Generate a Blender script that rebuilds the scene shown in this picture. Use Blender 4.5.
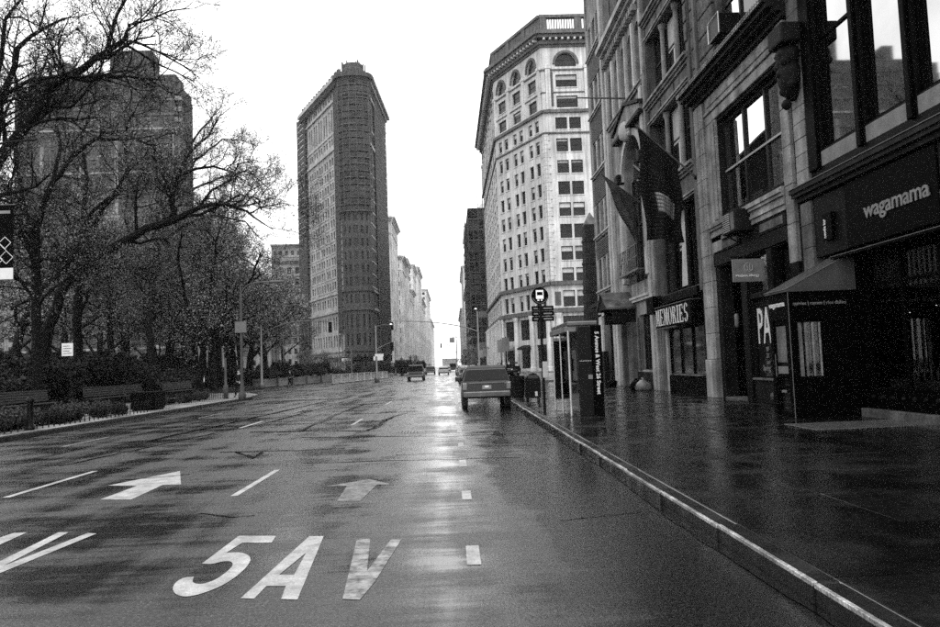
import bpy, bmesh, math, random
import numpy as np
from mathutils import Vector, Matrix
from mathutils.geometry import tessellate_polygon
for o in list(bpy.data.objects): bpy.data.objects.remove(o)
S = bpy.context.scene; COL = S.collection
R = random.Random(11)
rad = math.radians

# ------------------------------------------------------------------ camera
F_PX, CX, CY, EYE = 735.0, 470.0, 313.5, 1.70          # photo pixels (940 x 627), eye height in metres
ROLL, PITCH, YAW = rad(2.1), rad(3.954), rad(1.545)
def px_dir(x, y, z):
    c, s = math.cos(-ROLL), math.sin(-ROLL)
    x, y = c*x - s*y, s*x + c*y
    up = y*math.cos(PITCH) + z*math.sin(PITCH); fw = -y*math.sin(PITCH) + z*math.cos(PITCH)
    return Vector((x*math.cos(YAW) + fw*math.sin(YAW), -x*math.sin(YAW) + fw*math.cos(YAW), up))
def ray(px, py): return px_dir(px - CX, -(py - CY), F_PX)
def ground(px, py, z=0.0):
    d = ray(px, py); t = (z - EYE)/d.z; return Vector((d.x*t, d.y*t, z))
def at(px, py, Y):
    d = ray(px, py); t = Y/d.y; return Vector((d.x*t, Y, EYE + d.z*t))
cam = bpy.data.cameras.new('camera'); camo = bpy.data.objects.new('camera', cam); COL.objects.link(camo)
cam.sensor_width = 36; cam.lens = F_PX/940*36; cam.clip_start = .05; cam.clip_end = 6000
rx, uy, fz = px_dir(1, 0, 0), px_dir(0, 1, 0), px_dir(0, 0, 1)
m = Matrix.Identity(4)
for i in range(3):
    m[i][0], m[i][1], m[i][2] = rx[i], uy[i], -fz[i]
m[2][3] = EYE
camo.matrix_world = m
S.camera = camo

# ------------------------------------------------------------------ overcast sky, soft sun, exposure
SUN_EL, SUN_AZ = 50, 168            # degrees; azimuth clockwise from +Y (street direction): light comes from behind the camera
W = bpy.data.worlds.new('World'); S.world = W; W.use_nodes = True
nt = W.node_tree; nt.nodes.clear()
sky = nt.nodes.new('ShaderNodeTexSky'); sky.sky_type = 'NISHITA'; sky.sun_disc = False
sky.sun_elevation = rad(SUN_EL); sky.sun_rotation = rad(SUN_AZ); sky.air_density = 1.5; sky.dust_density = 5; sky.ozone_density = 1
bw = nt.nodes.new('ShaderNodeRGBToBW'); nt.links.new(sky.outputs[0], bw.inputs[0])
tc = nt.nodes.new('ShaderNodeTexCoord'); mp = nt.nodes.new('ShaderNodeMapping'); mp.inputs['Scale'].default_value = (1, 1, 3)
nz = nt.nodes.new('ShaderNodeTexNoise'); nz.inputs['Scale'].default_value = 1.6; nz.inputs['Detail'].default_value = 4
nt.links.new(tc.outputs['Generated'], mp.inputs[0]); nt.links.new(mp.outputs[0], nz.inputs[0])
cl = nt.nodes.new('ShaderNodeMath'); cl.operation = 'MULTIPLY_ADD'; cl.inputs[1].default_value = 1.3; cl.inputs[2].default_value = 7.6   # cloud deck
nt.links.new(nz.outputs[0], cl.inputs[0])
mx = nt.nodes.new('ShaderNodeMath'); mx.operation = 'MULTIPLY_ADD'; mx.inputs[1].default_value = .08
nt.links.new(bw.outputs[0], mx.inputs[0]); nt.links.new(cl.outputs[0], mx.inputs[2])
bg = nt.nodes.new('ShaderNodeBackground'); bg.inputs[1].default_value = .125
wo = nt.nodes.new('ShaderNodeOutputWorld')
nt.links.new(mx.outputs[0], bg.inputs[0]); nt.links.new(bg.outputs[0], wo.inputs[0])
sl = bpy.data.lights.new('sun', 'SUN'); sl.energy = 1.0; sl.angle = rad(25); sl.color = (1, 1, 1)
so = bpy.data.objects.new('sun', sl); COL.objects.link(so)
a, e = rad(SUN_AZ), rad(SUN_EL)
so.rotation_euler = Vector((-math.sin(a)*math.cos(e), -math.cos(a)*math.cos(e), -math.sin(e))).to_track_quat('-Z', 'Y').to_euler()
so.location = (0, 0, 150)
S.view_settings.view_transform = 'Standard'; S.view_settings.look = 'None'
S.view_settings.exposure = 1.0; S.view_settings.gamma = 1; S.view_settings.use_curve_mapping = False
S.render.engine = 'CYCLES'; S.cycles.use_denoising = False; S.cycles.max_bounces = 6; S.cycles.volume_bounces = 0; S.cycles.glossy_bounces = 4

# ------------------------------------------------------------------ materials (all grey: the photograph is black and white)
MATS = {}
def mat(name, v, rough=.7, var=.35, scale=3., fine=.25, streak=0., bump=0., bscale=40., spec=.5, metal=0., rnd=0., emit=0., wet=None, ior=1.5, coord='Object'):
    m = bpy.data.materials.new(name); m.use_nodes = True; n = m.node_tree; L = n.links.new
    b = n.nodes['Principled BSDF']
    def N(t, **k):
        x = n.nodes.new(t)
        for a_, v_ in k.items(): setattr(x, a_, v_)
        return x
    src = N('ShaderNodeNewGeometry').outputs['Position'] if coord == 'World' else N('ShaderNodeTexCoord').outputs[coord]
    val = None
    def noise(sc, det, stretch=None):
        x = N('ShaderNodeTexNoise'); x.inputs['Scale'].default_value = sc; x.inputs['Detail'].default_value = det
        if stretch:
            q = N('ShaderNodeMapping'); q.inputs['Scale'].default_value = stretch; L(src, q.inputs[0]); L(q.outputs[0], x.inputs[0])
        else: L(src, x.inputs[0])
        return x.outputs[0]
    def contrast(s, amt):                       # 1 +- amt
        r = N('ShaderNodeMapRange'); r.inputs[1].default_value = .28; r.inputs[2].default_value = .72
        r.inputs[3].default_value = 1 - amt; r.inputs[4].default_value = 1 + amt; L(s, r.inputs[0]); return r.outputs[0]
    def mul(a_, b_):
        q = N('ShaderNodeMath', operation='MULTIPLY')
        for i, z in enumerate((a_, b_)):
            if isinstance(z, (int, float)): q.inputs[i].default_value = z
            else: L(z, q.inputs[i])
        return q.outputs[0]
    val = contrast(noise(scale, 6), var)
    if fine: val = mul(val, contrast(noise(scale*14, 4), fine))
    if streak: val = mul(val, contrast(noise(1., 5, (2.2, 2.2, .12)), streak))
    if rnd:
        oi = N('ShaderNodeObjectInfo'); r = N('ShaderNodeMapRange'); r.inputs[3].default_value = 1 - rnd; r.inputs[4].default_value = 1 + rnd
        L(oi.outputs['Random'], r.inputs[0]); val = mul(val, r.outputs[0])
    val = mul(val, float(v))
    cb = N('ShaderNodeCombineColor'); [L(val, cb.inputs[i]) for i in range(3)]
    L(cb.outputs[0], b.inputs['Base Color'])
    b.inputs['Roughness'].default_value = rough; b.inputs['Metallic'].default_value = metal
    b.inputs['Specular IOR Level'].default_value = spec; b.inputs['IOR'].default_value = ior
    if wet:                                     # wet=(low rough, high rough, scale)
        r = N('ShaderNodeMapRange'); r.inputs[1].default_value = .38; r.inputs[2].default_value = .62
        r.inputs[3].default_value = wet[0]; r.inputs[4].default_value = wet[1]
        L(noise(wet[2], 5), r.inputs[0]); L(r.outputs[0], b.inputs['Roughness'])
    if bump:
        bp = N('ShaderNodeBump'); bp.inputs['Strength'].default_value = bump; bp.inputs['Distance'].default_value = .02
        L(noise(bscale, 3), bp.inputs['Height']); L(bp.outputs[0], b.inputs['Normal'])
    if emit:
        b.inputs['Emission Color'].default_value = (1, 1, 1, 1); b.inputs['Emission Strength'].default_value = emit
    if emit: m.cycles.emission_sampling = 'NONE'
    MATS[name] = m; return m
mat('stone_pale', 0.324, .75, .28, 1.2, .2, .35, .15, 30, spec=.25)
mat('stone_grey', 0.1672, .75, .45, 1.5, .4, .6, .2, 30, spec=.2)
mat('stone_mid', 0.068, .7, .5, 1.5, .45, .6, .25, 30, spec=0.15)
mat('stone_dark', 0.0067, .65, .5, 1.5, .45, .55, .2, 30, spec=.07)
mat('stone_carved', 0.064, .75, .7, 5, .5, .3, .9, 14, spec=.15)
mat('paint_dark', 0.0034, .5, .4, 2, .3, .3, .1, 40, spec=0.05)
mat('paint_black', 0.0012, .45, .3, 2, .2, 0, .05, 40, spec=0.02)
mat('ribbed_metal', .045, .5, .3, 2, .2, .3, spec=.2)
mat('cornice_dark', 0.014, .6, .4, 2, .3, .3, .2, 30, spec=0.06)
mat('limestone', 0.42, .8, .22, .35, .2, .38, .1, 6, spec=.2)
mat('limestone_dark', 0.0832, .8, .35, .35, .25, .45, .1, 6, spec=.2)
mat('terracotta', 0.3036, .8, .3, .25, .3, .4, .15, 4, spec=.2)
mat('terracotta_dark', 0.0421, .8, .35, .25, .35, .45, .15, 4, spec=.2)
mat('brick_tower', 0.0513, .8, .5, .3, .4, .4, spec=.12)
mat('brick_tower_pale', 0.168, .8, .5, .4, .45, .4, spec=.12)
mat('far_stone', 0.506, .85, .4, .2, .3, .4)  # albedo raised to make up for thin haze: distance fade put into the colour
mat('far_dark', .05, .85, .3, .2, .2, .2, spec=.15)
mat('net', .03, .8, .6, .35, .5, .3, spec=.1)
mat('scaffold_steel', .045, .55, .4, 1, .2, 0, spec=.2)
mat('deck_board', .10, .8, .4, 1, .3, 0, spec=.2)
mat('glass', .006, .04, .5, .8, 0, 0, spec=.5, rnd=.5)
mat('glass_far', .008, .15, .5, .8, 0, 0, spec=.22, rnd=.6)
mat('glass_mirror', .62, .015, .12, .7, 0, 0, metal=1.)
mat('glass_film', .42, .03, .15, .7, 0, 0, metal=1.)
mat('blind', 0.36, .7, .2, 2, .1, .1, rnd=.3)
mat('frame_pale', 0.2304, .5, .2, 4, .15, .1)
mat('frame_dark', 0.0084, .45, .3, 4, .2, .1, spec=.15)
mat('panel_pale', 0.1224, .55, .25, 2.5, .25, .15, spec=.2)
mat('white_paint', 0.432, .5, .12, 5, .08, 0)
mat('sign_white', 0.5, .45, .06, 5, .05, 0)
mat('sign_grey', 0.1275, .4, .25, 3, .1, 0)
mat('metal_grey', 0.0762, .4, .3, 3, .2, 0, metal=.4)
mat('metal_pale', .42, .35, .2, 3, .1, 0, metal=.6)
mat('metal_black', 0.004, .42, .3, 4, .2, 0, spec=0.1)
mat('car_paint', .010, .2, .15, 2, 0, 0, spec=.3)
mat('car_paint_grey', .12, .2, .15, 2, 0, 0, spec=.7)
mat('car_paint_pale', .5, .2, .1, 2, 0, 0, spec=.7)
mat('tail_glass', .12, .1, .2, 8, .1, 0)
mat('car_glass', .003, .12, .3, 2, 0, 0, spec=.03)
mat('chrome', .55, .2, .15, 3, 0, 0, metal=.9)
mat('rubber', .012, .75, .3, 8, .2, 0)
mat('plate', .18, .5, .1, 8, .1, 0)
mat('bark', 0.004, .85, .5, 6, .4, .2, .9, 16, spec=0.08)
mat('twig', 0.0051, .85, .4, 6, .3, 0, spec=0.08)
mat('leaf', .20, .6, .6, 2.5, .5, 0, rnd=.25, spec=.3)
mat('leaf_dark', 0.0069, .6, .7, 2.5, .6, 0, rnd=.4, spec=.2)
mat('flower', .45, .6, .4, 4, .3, 0)
mat('soil', .010, .95, .5, 1.5, .4, 0, .9, 8, spec=.1)
mat('wood', .03, .6, .4, 3, .4, 0, spec=.3)
mat('planter_wood', 0.09, .7, .35, 1.5, .3, .3, rnd=.2)
mat('cloth_dark', .006, .9, .35, 3, .3, 0, .2, 40, spec=.1)
mat('cloth_mid', .04, .9, .6, 2.5, .45, 0, .2, 40, spec=.1)
mat('cloth_pale', .34, .9, .3, 3, .3, 0, .2, 40)
mat('skin', .30, .6, .15, 6, .1, 0)
mat('hair', .015, .7, .3, 20, .2, 0)
mat('bulb', .8, .5, 0, 1, 0, 0, emit=1.5)
mat('pictogram', .85, .5, 0, 1, 0, 0)
mat('park_path', 0.204, .5, .3, .6, .2, 0, .3, 20, wet=(.15, .6, .8))
mat('kerb_granite', .010, .3, .6, 2.5, .5, 0, .35, 60, wet=(.12, .4, 2.2), spec=.12)
mat('plaza', 0.091, .3, .3, .5, .2, 0, .15, 12, wet=(.08, .35, .5))
mat('slab', .005, .3, .6, 1.1, .5, 0, .10, 60, wet=(.02, .30, 1.3), rnd=.4, coord='World', spec=.55)
mat('kerb_steel', .26, .35, .8, 3.5, .6, 0, .3, 40, metal=.5, rnd=.4)
mat('mortar', .12, .6, .4, 1.5, .4, 0)
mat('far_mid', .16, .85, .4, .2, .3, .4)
mat('steel_plate', .10, .25, .3, 4, .3, 0, .4, 50, metal=.4)
mat('tar', .004, .08, .4, 3, .2, 0, .1, 30)

def clear_glass():
    m = bpy.data.materials.new('glass_clear'); m.use_nodes = True; n = m.node_tree; n.nodes.clear(); L = n.links.new
    o = n.nodes.new('ShaderNodeOutputMaterial'); mi = n.nodes.new('ShaderNodeMixShader'); t = n.nodes.new('ShaderNodeBsdfTransparent'); g = n.nodes.new('ShaderNodeBsdfGlossy')
    t.inputs[0].default_value = (.55, .55, .55, 1); g.inputs['Roughness'].default_value = .02
    fr = n.nodes.new('ShaderNodeFresnel'); fr.inputs[0].default_value = 1.5
    L(fr.outputs[0], mi.inputs[0]); L(t.outputs[0], mi.inputs[1]); L(g.outputs[0], mi.inputs[2]); L(mi.outputs[0], o.inputs[0]); MATS['glass_clear'] = m
clear_glass()

def asphalt():
    m = bpy.data.materials.new('asphalt'); m.use_nodes = True; n = m.node_tree; L = n.links.new; b = n.nodes['Principled BSDF']
    g = n.nodes.new('ShaderNodeNewGeometry')
    def noise(sc, det, st=(1, 1, 1), rough=.55):
        q = n.nodes.new('ShaderNodeMapping'); q.inputs['Scale'].default_value = st; L(g.outputs['Position'], q.inputs[0])
        x = n.nodes.new('ShaderNodeTexNoise'); x.inputs['Scale'].default_value = sc; x.inputs['Detail'].default_value = det; x.inputs['Roughness'].default_value = rough
        L(q.outputs[0], x.inputs[0]); return x.outputs[0]
    def rng(s, a0, a1, b0, b1):
        r = n.nodes.new('ShaderNodeMapRange'); L(s, r.inputs[0])
        for i, z in enumerate((a0, a1, b0, b1)): r.inputs[1+i].default_value = z
        return r.outputs[0]
    def op(o, a_, b_):
        q = n.nodes.new('ShaderNodeMath'); q.operation = o
        for i, z in enumerate((a_, b_)):
            if isinstance(z, (int, float)): q.inputs[i].default_value = z
            else: L(z, q.inputs[i])
        return q.outputs[0]
    grain = noise(42, 3, rough=.75); mid = noise(1.1, 6, (1, .6, 1)); streaks = noise(.9, 5, (1.6, .12, 1)); patch = noise(.28, 5, (1, .7, 1)); bands = noise(.8, 5, (.22, 1.6, 1)); fineb = noise(2.2, 6, (.5, 3.0, 1), .65)
    wetn = op('ADD', op('MULTIPLY', streaks, .24), op('ADD', op('MULTIPLY', mid, .16), op('ADD', op('MULTIPLY', patch, .22), op('ADD', op('MULTIPLY', bands, .22), op('MULTIPLY', fineb, .16)))))
    sx = n.nodes.new('ShaderNodeSeparateXYZ'); L(g.outputs['Position'], sx.inputs[0])
    gut = rng(sx.outputs[0], .3, 1.9, 0, .12)               # rain gathers towards the gutter
    wetn = op('SUBTRACT', wetn, gut)
    wet = rng(wetn, .455, .535, 0, 1)                        # 0 = standing film, 1 = damp, coarse
    fleck = noise(38, 3, rough=.8)
    col = op('MULTIPLY', op('ADD', rng(fleck, .52, .68, .0002, .075), op('MULTIPLY', rng(grain, .35, .65, 0, 1), .010)), op('MULTIPLY', rng(wet, 0, 1, .35, 1.15), rng(mid, .3, .7, .7, 1.3)))
    cb = n.nodes.new('ShaderNodeCombineColor'); [L(col, cb.inputs[i]) for i in range(3)]; L(cb.outputs[0], b.inputs['Base Color'])
    b.inputs['Roughness'].default_value = .42; b.inputs['Specular IOR Level'].default_value = .05
    b.inputs['Coat Weight'].default_value = 1.0; L(rng(wet, 0, 1, .10, .46), b.inputs['Coat Roughness']); b.inputs['Coat IOR'].default_value = 1.47; b.inputs['IOR'].default_value = 1.33
    bp = n.nodes.new('ShaderNodeBump'); bp.inputs['Distance'].default_value = .012; bp.inputs['Strength'].default_value = .8
    L(grain, bp.inputs['Height']); L(bp.outputs[0], b.inputs['Normal'])
    b2 = n.nodes.new('ShaderNodeBump'); b2.inputs['Distance'].default_value = .012; L(rng(wet, 0, 1, .16, .55), b2.inputs['Strength'])
    L(op('ADD', grain, op('ADD', op('MULTIPLY', mid, 2.0), op('MULTIPLY', fineb, 1.6))), b2.inputs['Height']); L(b2.outputs[0], b.inputs['Coat Normal']); MATS['asphalt'] = m
asphalt()
def road_paint(name, lo, hi):
    m = mat(name, .30, .5, .35, 4, .35, 0, coord='World', spec=.3); n = m.node_tree; L = n.links.new; b = n.nodes['Principled BSDF']
    old = b.inputs['Base Color'].links[0].from_socket
    g = n.nodes.new('ShaderNodeNewGeometry'); x = n.nodes.new('ShaderNodeTexNoise'); x.inputs['Scale'].default_value = 7; x.inputs['Detail'].default_value = 12; x.inputs['Roughness'].default_value = .82
    L(g.outputs['Position'], x.inputs[0]); r = n.nodes.new('ShaderNodeMapRange'); r.inputs[1].default_value = lo; r.inputs[2].default_value = hi; L(x.outputs[0], r.inputs[0])
    mi = n.nodes.new('ShaderNodeMix'); mi.data_type = 'RGBA'; L(r.outputs[0], mi.inputs[0]); L(old, mi.inputs[6]); mi.inputs[7].default_value = (.035, .035, .035, 1)
    L(mi.outputs[2], b.inputs['Base Color'])
road_paint('paint_mark', .50, .78); road_paint('paint_worn', .40, .60); road_paint('paint_faint', .26, .60)

# ------------------------------------------------------------------ mesh helpers
class MB:
    def __init__(s): s.v, s.f, s.m = [], [], []
    def poly(s, pts, m=0):
        b = len(s.v); s.v += [tuple(p) for p in pts]; s.f.append(tuple(range(b, b+len(pts)))); s.m.append(m); return s
    def box(s, x0, x1, y0, y1, z0, z1, m=0):
        b = len(s.v); s.v += [(x, y, z) for z in (z0, z1) for y in (y0, y1) for x in (x0, x1)]
        for q in ((0,2,3,1), (4,5,7,6), (0,1,5,4), (2,6,7,3), (0,4,6,2), (1,3,7,5)): s.f.append(tuple(b+i for i in q)); s.m.append(m)
        return s
    def prism(s, pts, d, m=0):                  # planar outline pushed along d
        n = len(pts); b = len(s.v); d = Vector(d); s.v += [tuple(p) for p in pts] + [tuple(Vector(p)+d) for p in pts]
        s.f.append(tuple(range(b+n-1, b-1, -1))); s.f.append(tuple(range(b+n, b+2*n)))
        for i in range(n): s.f.append((b+i, b+(i+1) % n, b+n+(i+1) % n, b+n+i))
        s.m += [m]*(n+2); return s
    def tube(s, pts, rr, n=6, m=0, cap=True):
        pts = [Vector(p) for p in pts]
        if not isinstance(rr, (list, tuple)): rr = [rr]*len(pts)
        b = len(s.v); u = None
        for i, p in enumerate(pts):
            t = (pts[min(i+1, len(pts)-1)] - pts[max(i-1, 0)])
            t = t.normalized() if t.length > 1e-9 else Vector((0, 0, 1))
            if u is None: u = t.orthogonal().normalized()
            else:
                u = u - t*u.dot(t); u = u.normalized() if u.length > 1e-6 else t.orthogonal().normalized()
            w = t.cross(u)
            for k in range(n):
                a_ = 2*math.pi*k/n; q = p + (u*math.cos(a_) + w*math.sin(a_))*rr[i]; s.v.append((q.x, q.y, q.z))
        for i in range(len(pts)-1):
            for k in range(n):
                k2 = (k+1) % n; s.f.append((b+i*n+k, b+i*n+k2, b+(i+1)*n+k2, b+(i+1)*n+k)); s.m.append(m)
        if cap:
            s.f.append(tuple(b+k for k in range(n-1, -1, -1))); s.f.append(tuple(b+(len(pts)-1)*n+k for k in range(n))); s.m += [m, m]
        return s
    def beam(s, p, q, w, h=None, m=0):          # square bar
        h = h or w; p, q = Vector(p), Vector(q); t = (q-p).normalized()
        u = t.cross(Vector((0, 0, 1))); u = u.normalized() if u.length > 1e-4 else Vector((1, 0, 0)); w2 = u.cross(t).normalized()
        a_ = [p + u*sx*w/2 + w2*sy*h/2 for sx, sy in ((-1,-1), (1,-1), (1,1), (-1,1))]
        return s.prism(a_, q-p, m)
    def lathe(s, prof, c=(0, 0), n=12, m=0):
        b = len(s.v)
        for r_, z in prof: s.v += [(c[0]+r_*math.cos(2*math.pi*k/n), c[1]+r_*math.sin(2*math.pi*k/n), z) for k in range(n)]
        for i in range(len(prof)-1):
            for k in range(n): k2 = (k+1) % n; s.f.append((b+i*n+k, b+i*n+k2, b+(i+1)*n+k2, b+(i+1)*n+k)); s.m.append(m)
        s.f.append(tuple(b+k for k in range(n-1, -1, -1))); s.f.append(tuple(b+(len(prof)-1)*n+k for k in range(n))); s.m += [m, m]; return s
    def ngon2(s, loops, to3, m=0):              # outline with holes, flat
        tri = tessellate_polygon([[Vector((x, y, 0)) for x, y in l] for l in loops]); b = len(s.v)
        fl = [p for l in loops for p in l]; s.v += [tuple(to3(*p)) for p in fl]
        for t in tri: s.f.append(tuple(b+i for i in t)); s.m.append(m)
        return s
    def mesh(s, name, mats, smooth=False):
        me = bpy.data.meshes.new(name); me.from_pydata(s.v, [], s.f)
        for q in (mats if isinstance(mats, (list, tuple)) else [mats]): me.materials.append(MATS[q])
        if len(me.materials) > 1: me.polygons.foreach_set('material_index', s.m)
        if smooth: me.polygons.foreach_set('use_smooth', [True]*len(s.f))
        me.update(); return me
    def build(s, name, mats, parent=None, loc=None, rz=0, smooth=False, bevel=0):
        bm = None; me = s.mesh(name, mats, smooth)
        bm = bmesh.new(); bm.from_mesh(me); bmesh.ops.recalc_face_normals(bm, faces=bm.faces); bm.to_mesh(me); bm.free()
        return place(name, me, parent, loc, rz, bevel)
def place(name, me, parent=None, loc=None, rz=0, bevel=0):
    o = bpy.data.objects.new(name, me); COL.objects.link(o); o.parent = parent
    if loc is not None: o.location = loc
    if rz: o.rotation_euler.z = rz
    if bevel:
        b = o.modifiers.new('bevel', 'BEVEL'); b.width = bevel; b.segments = 2; b.limit_method = 'ANGLE'
    return o
def tag(o, label=None, cat=None, group=None, kind=None):
    for k, v in (('label', label), ('category', cat), ('group', group), ('kind', kind)):
        if v: o[k] = v
    return o
def thing(name, label, cat, loc=(0, 0, 0), rz=0, group=None):
    o = bpy.data.objects.new(name, None); COL.objects.link(o); o.location = loc; o.rotation_euler.z = rz; o.empty_display_size = .3
    return tag(o, label, cat, group)
def copy_tree(o, parent=None):
    c = o.copy(); COL.objects.link(c); c.parent = parent
    for ch in list(o.children): copy_tree(ch, c)
    return c
def text(name, s, size, material, parent, matrix, bold=0., xs=1., shear=0., depth=.012, align='LEFT', space=1.):
    c = bpy.data.curves.new(name, 'FONT'); c.body = s; c.size = size; c.offset = bold; c.extrude = depth; c.shear = shear; c.align_x = align; c.space_character = space; c.resolution_u = 2
    t = bpy.data.objects.new(name, c); COL.objects.link(t); dg = bpy.context.evaluated_depsgraph_get()
    me = bpy.data.meshes.new_from_object(t.evaluated_get(dg)); bpy.data.objects.remove(t)
    me.transform(matrix @ Matrix.Diagonal((xs, 1, 1, 1))); me.materials.clear(); me.materials.append(MATS[material])
    o = bpy.data.objects.new(name, me); COL.objects.link(o); o.parent = parent; return o
def axes(o, x, y):                              # matrix with text x / y directions and normal
    x, y = Vector(x), Vector(y); z = x.cross(y); m = Matrix.Identity(4)
    for i in range(3): m[i][0], m[i][1], m[i][2], m[i][3] = x[i], y[i], z[i], o[i]
    return m
def wall(mb, x0, x1, z0, z1, holes=(), y=0., depth=.25, m=0):   # facade skin with real openings and reveals (local x right, y inwards)
    xs = sorted({x0, x1, *[min(max(h[i], x0), x1) for h in holes for i in (0, 1)]}); zs = sorted({z0, z1, *[min(max(h[i], z0), z1) for h in holes for i in (2, 3)]})
    for i in range(len(xs)-1):
        j = 0
        while j < len(zs)-1:
            cx = (xs[i]+xs[i+1])/2
            def hole(k): return any(h[0] < cx < h[1] and h[2] < (zs[k]+zs[k+1])/2 < h[3] for h in holes)
            if hole(j): j += 1; continue
            k = j
            while k+1 < len(zs)-1 and not hole(k+1): k += 1
            mb.poly([(xs[i], y, zs[j]), (xs[i+1], y, zs[j]), (xs[i+1], y, zs[k+1]), (xs[i], y, zs[k+1])], m); j = k+1
    for a_, b_, c_, d_ in [h[:4] for h in holes]:
        mb.poly([(a_, y, c_), (a_, y, d_), (a_, y+depth, d_), (a_, y+depth, c_)], m); mb.poly([(b_, y, c_), (b_, y+depth, c_), (b_, y+depth, d_), (b_, y, d_)], m)
        mb.poly([(a_, y, d_), (b_, y, d_), (b_, y+depth, d_), (a_, y+depth, d_)], m); mb.poly([(a_, y, c_), (a_, y+depth, c_), (b_, y+depth, c_), (b_, y, c_)], m)
def arch_fill(mb, x0, x1, zs, zt, y, depth, m=0, n=10):         # closes the corners above an arch inside a rectangular opening
    cx, rx_ = (x0+x1)/2, (x1-x0)/2; arc = [(cx - rx_*math.cos(math.pi*i/n), zs + (zt-zs)*math.sin(math.pi*i/n)) for i in range(n+1)]
    for i in range(n):
        (a0, b0), (a1, b1) = arc[i], arc[i+1]
        mb.poly([(a0, y, b0), (a1, y, b1), (a1, y, zt+.001), (a0, y, zt+.001)], m); mb.poly([(a0, y, b0), (a0, y+depth, b0), (a1, y+depth, b1), (a1, y, b1)], m)
def arch_band(mb, cx, rx_, zs, hz, w, y0, y1, m=0, n=14):       # moulded ring round an arch
    o, i_ = [], []
    for k in range(n+1):
        t = math.pi*k/n; i_.append((cx-rx_*math.cos(t), zs+hz*math.sin(t))); o.append((cx-(rx_+w)*math.cos(t), zs+(hz+w)*math.sin(t)))
    for k in range(n):
        mb.prism([(i_[k][0], y0, i_[k][1]), (i_[k+1][0], y0, i_[k+1][1]), (o[k+1][0], y0, o[k+1][1]), (o[k][0], y0, o[k][1])], (0, y1-y0, 0), m)
WC = {}
def far_window(root, x0, z0, w, h, y, kind=0, arch=False, frame='frame_dark', glass='glass_far'):   # one small sash window, mesh shared between alike windows
    key = (round(w, 2), round(h, 2), kind, arch, frame, glass)
    if key not in WC:
        mb = MB(); t = min(.09, w*.07)
        mb.poly([(0, .06, 0), (w, .06, 0), (w, .06, h), (0, .06, h)], 1)
        for q in ((0, t, 0, h), (w-t, w, 0, h), (t, w-t, 0, t), (t, w-t, h-t, h), (t, w-t, h*.52-t*.5, h*.52+t*.5)): mb.box(q[0], q[1], 0, .058, q[2], q[3], 0)
        if kind: mb.poly([(t, .045, h*(1-.18*kind)), (w-t, .045, h*(1-.18*kind)), (w-t, .045, h-t), (t, .045, h-t)], 2)
        WC[key] = mb.mesh('window', [frame, glass, 'blind'])
    return place('window', WC[key], root, (x0, y, z0))
def window(root, x0, x1, z0, z1, y, nx=1, rails=(.5,), fw=.07, frame='frame_dark', panes=('glass',), blind=0., name='window'):   # near window: frame > panes
    w, h = x1-x0, z1-z0; mb = MB(); xs = [w*i/nx for i in range(nx+1)]
    mb.box(0, w, 0, .1, 0, fw); mb.box(0, w, 0, .1, h-fw, h)
    for i, q in enumerate(xs):
        a_ = 0 if i == 0 else (w-fw if i == nx else q-fw/2); mb.box(a_, a_+fw, -.004, .104, fw+.001, h-fw-.001)
    for r_ in rails:
        for i in range(nx): mb.box(xs[i]+(fw if i == 0 else fw/2)+.001, xs[i+1]-(fw if i == nx-1 else fw/2)-.001, .01, .09, h*r_-fw*.4, h*r_+fw*.4)
    o = mb.build(name, frame, root, (x0, y, z0), bevel=.008)
    zs = [0, *[h*r_ for r_ in rails], h]; k = 0
    for i in range(nx):
        for j in range(len(zs)-1):
            pm = panes[k % len(panes)]; k += 1; cx, cz = (xs[i]+xs[i+1])/2, (zs[j]+zs[j+1])/2; hw, hh = (xs[i+1]-xs[i])/2-.01, (zs[j+1]-zs[j])/2-.01
            p = MB().poly([(-hw, 0, -hh), (hw, 0, -hh), (hw, 0, hh), (-hw, 0, hh)]).build('pane', pm, o, (cx, .06+.012*(j % 2), cz))
            p.rotation_euler = (R.uniform(-.006, .006), 0, R.uniform(-.006, .006))
    if blind:
        b = MB()
        for i in range(nx): b.poly([(xs[i]+fw, .045, h*(1-blind)), (xs[i+1]-fw, .045, h*(1-blind)), (xs[i+1]-fw, .045, h-fw), (xs[i]+fw, .045, h-fw)])
        b.build('blind', 'blind', o)
    return o

# ================================================================== THE SETTING: ground, road, pavements
def struct(o): return tag(o, kind='structure')
struct(MB().poly([(-2500, -120, -.03), (2500, -120, -.03), (2500, 4000, -.03), (-2500, 4000, -.03)]).build('ground', 'soil'))
road = struct(MB().poly([(-75, -60, 0), (120, -60, 0), (120, 1900, 0), (-75, 1900, 0)]).build('road', 'asphalt'))
SW = .15; KX, FX = 2.37, 9.75                      # kerb and facade lines of the right pavement
sidewalk = struct(MB().box(KX+.19, 120, -25, 49.5, -.02, SW-.0115).build('sidewalk', 'mortar'))
slabs = []
for k in range(3):                                  # three slab meshes, shared
    mb = MB(); r2 = random.Random(k); n = 4
    w, l = 1.418, 1.485
    zz = lambda: r2.uniform(-.0012, .0012)
    top = [[(w*i/n + .006, l*j/n + .006, .055 + zz()) for i in range(n+1)] for j in range(n+1)]
    for j in range(n):
        for i in range(n): mb.poly([top[j][i], top[j][i+1], top[j+1][i+1], top[j+1][i]])
    for p, q in (((0, 0), (n, 0)), ((n, 0), (n, n)), ((n, n), (0, n)), ((0, n), (0, 0))):
        A_, B_ = top[p[1]][p[0]], top[q[1]][q[0]]; mb.poly([A_, (A_[0], A_[1], 0), (B_[0], B_[1], 0), B_])
    slabs.append(mb.mesh('paving_slab', 'slab', smooth=False))
ox = KX + .205
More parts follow.
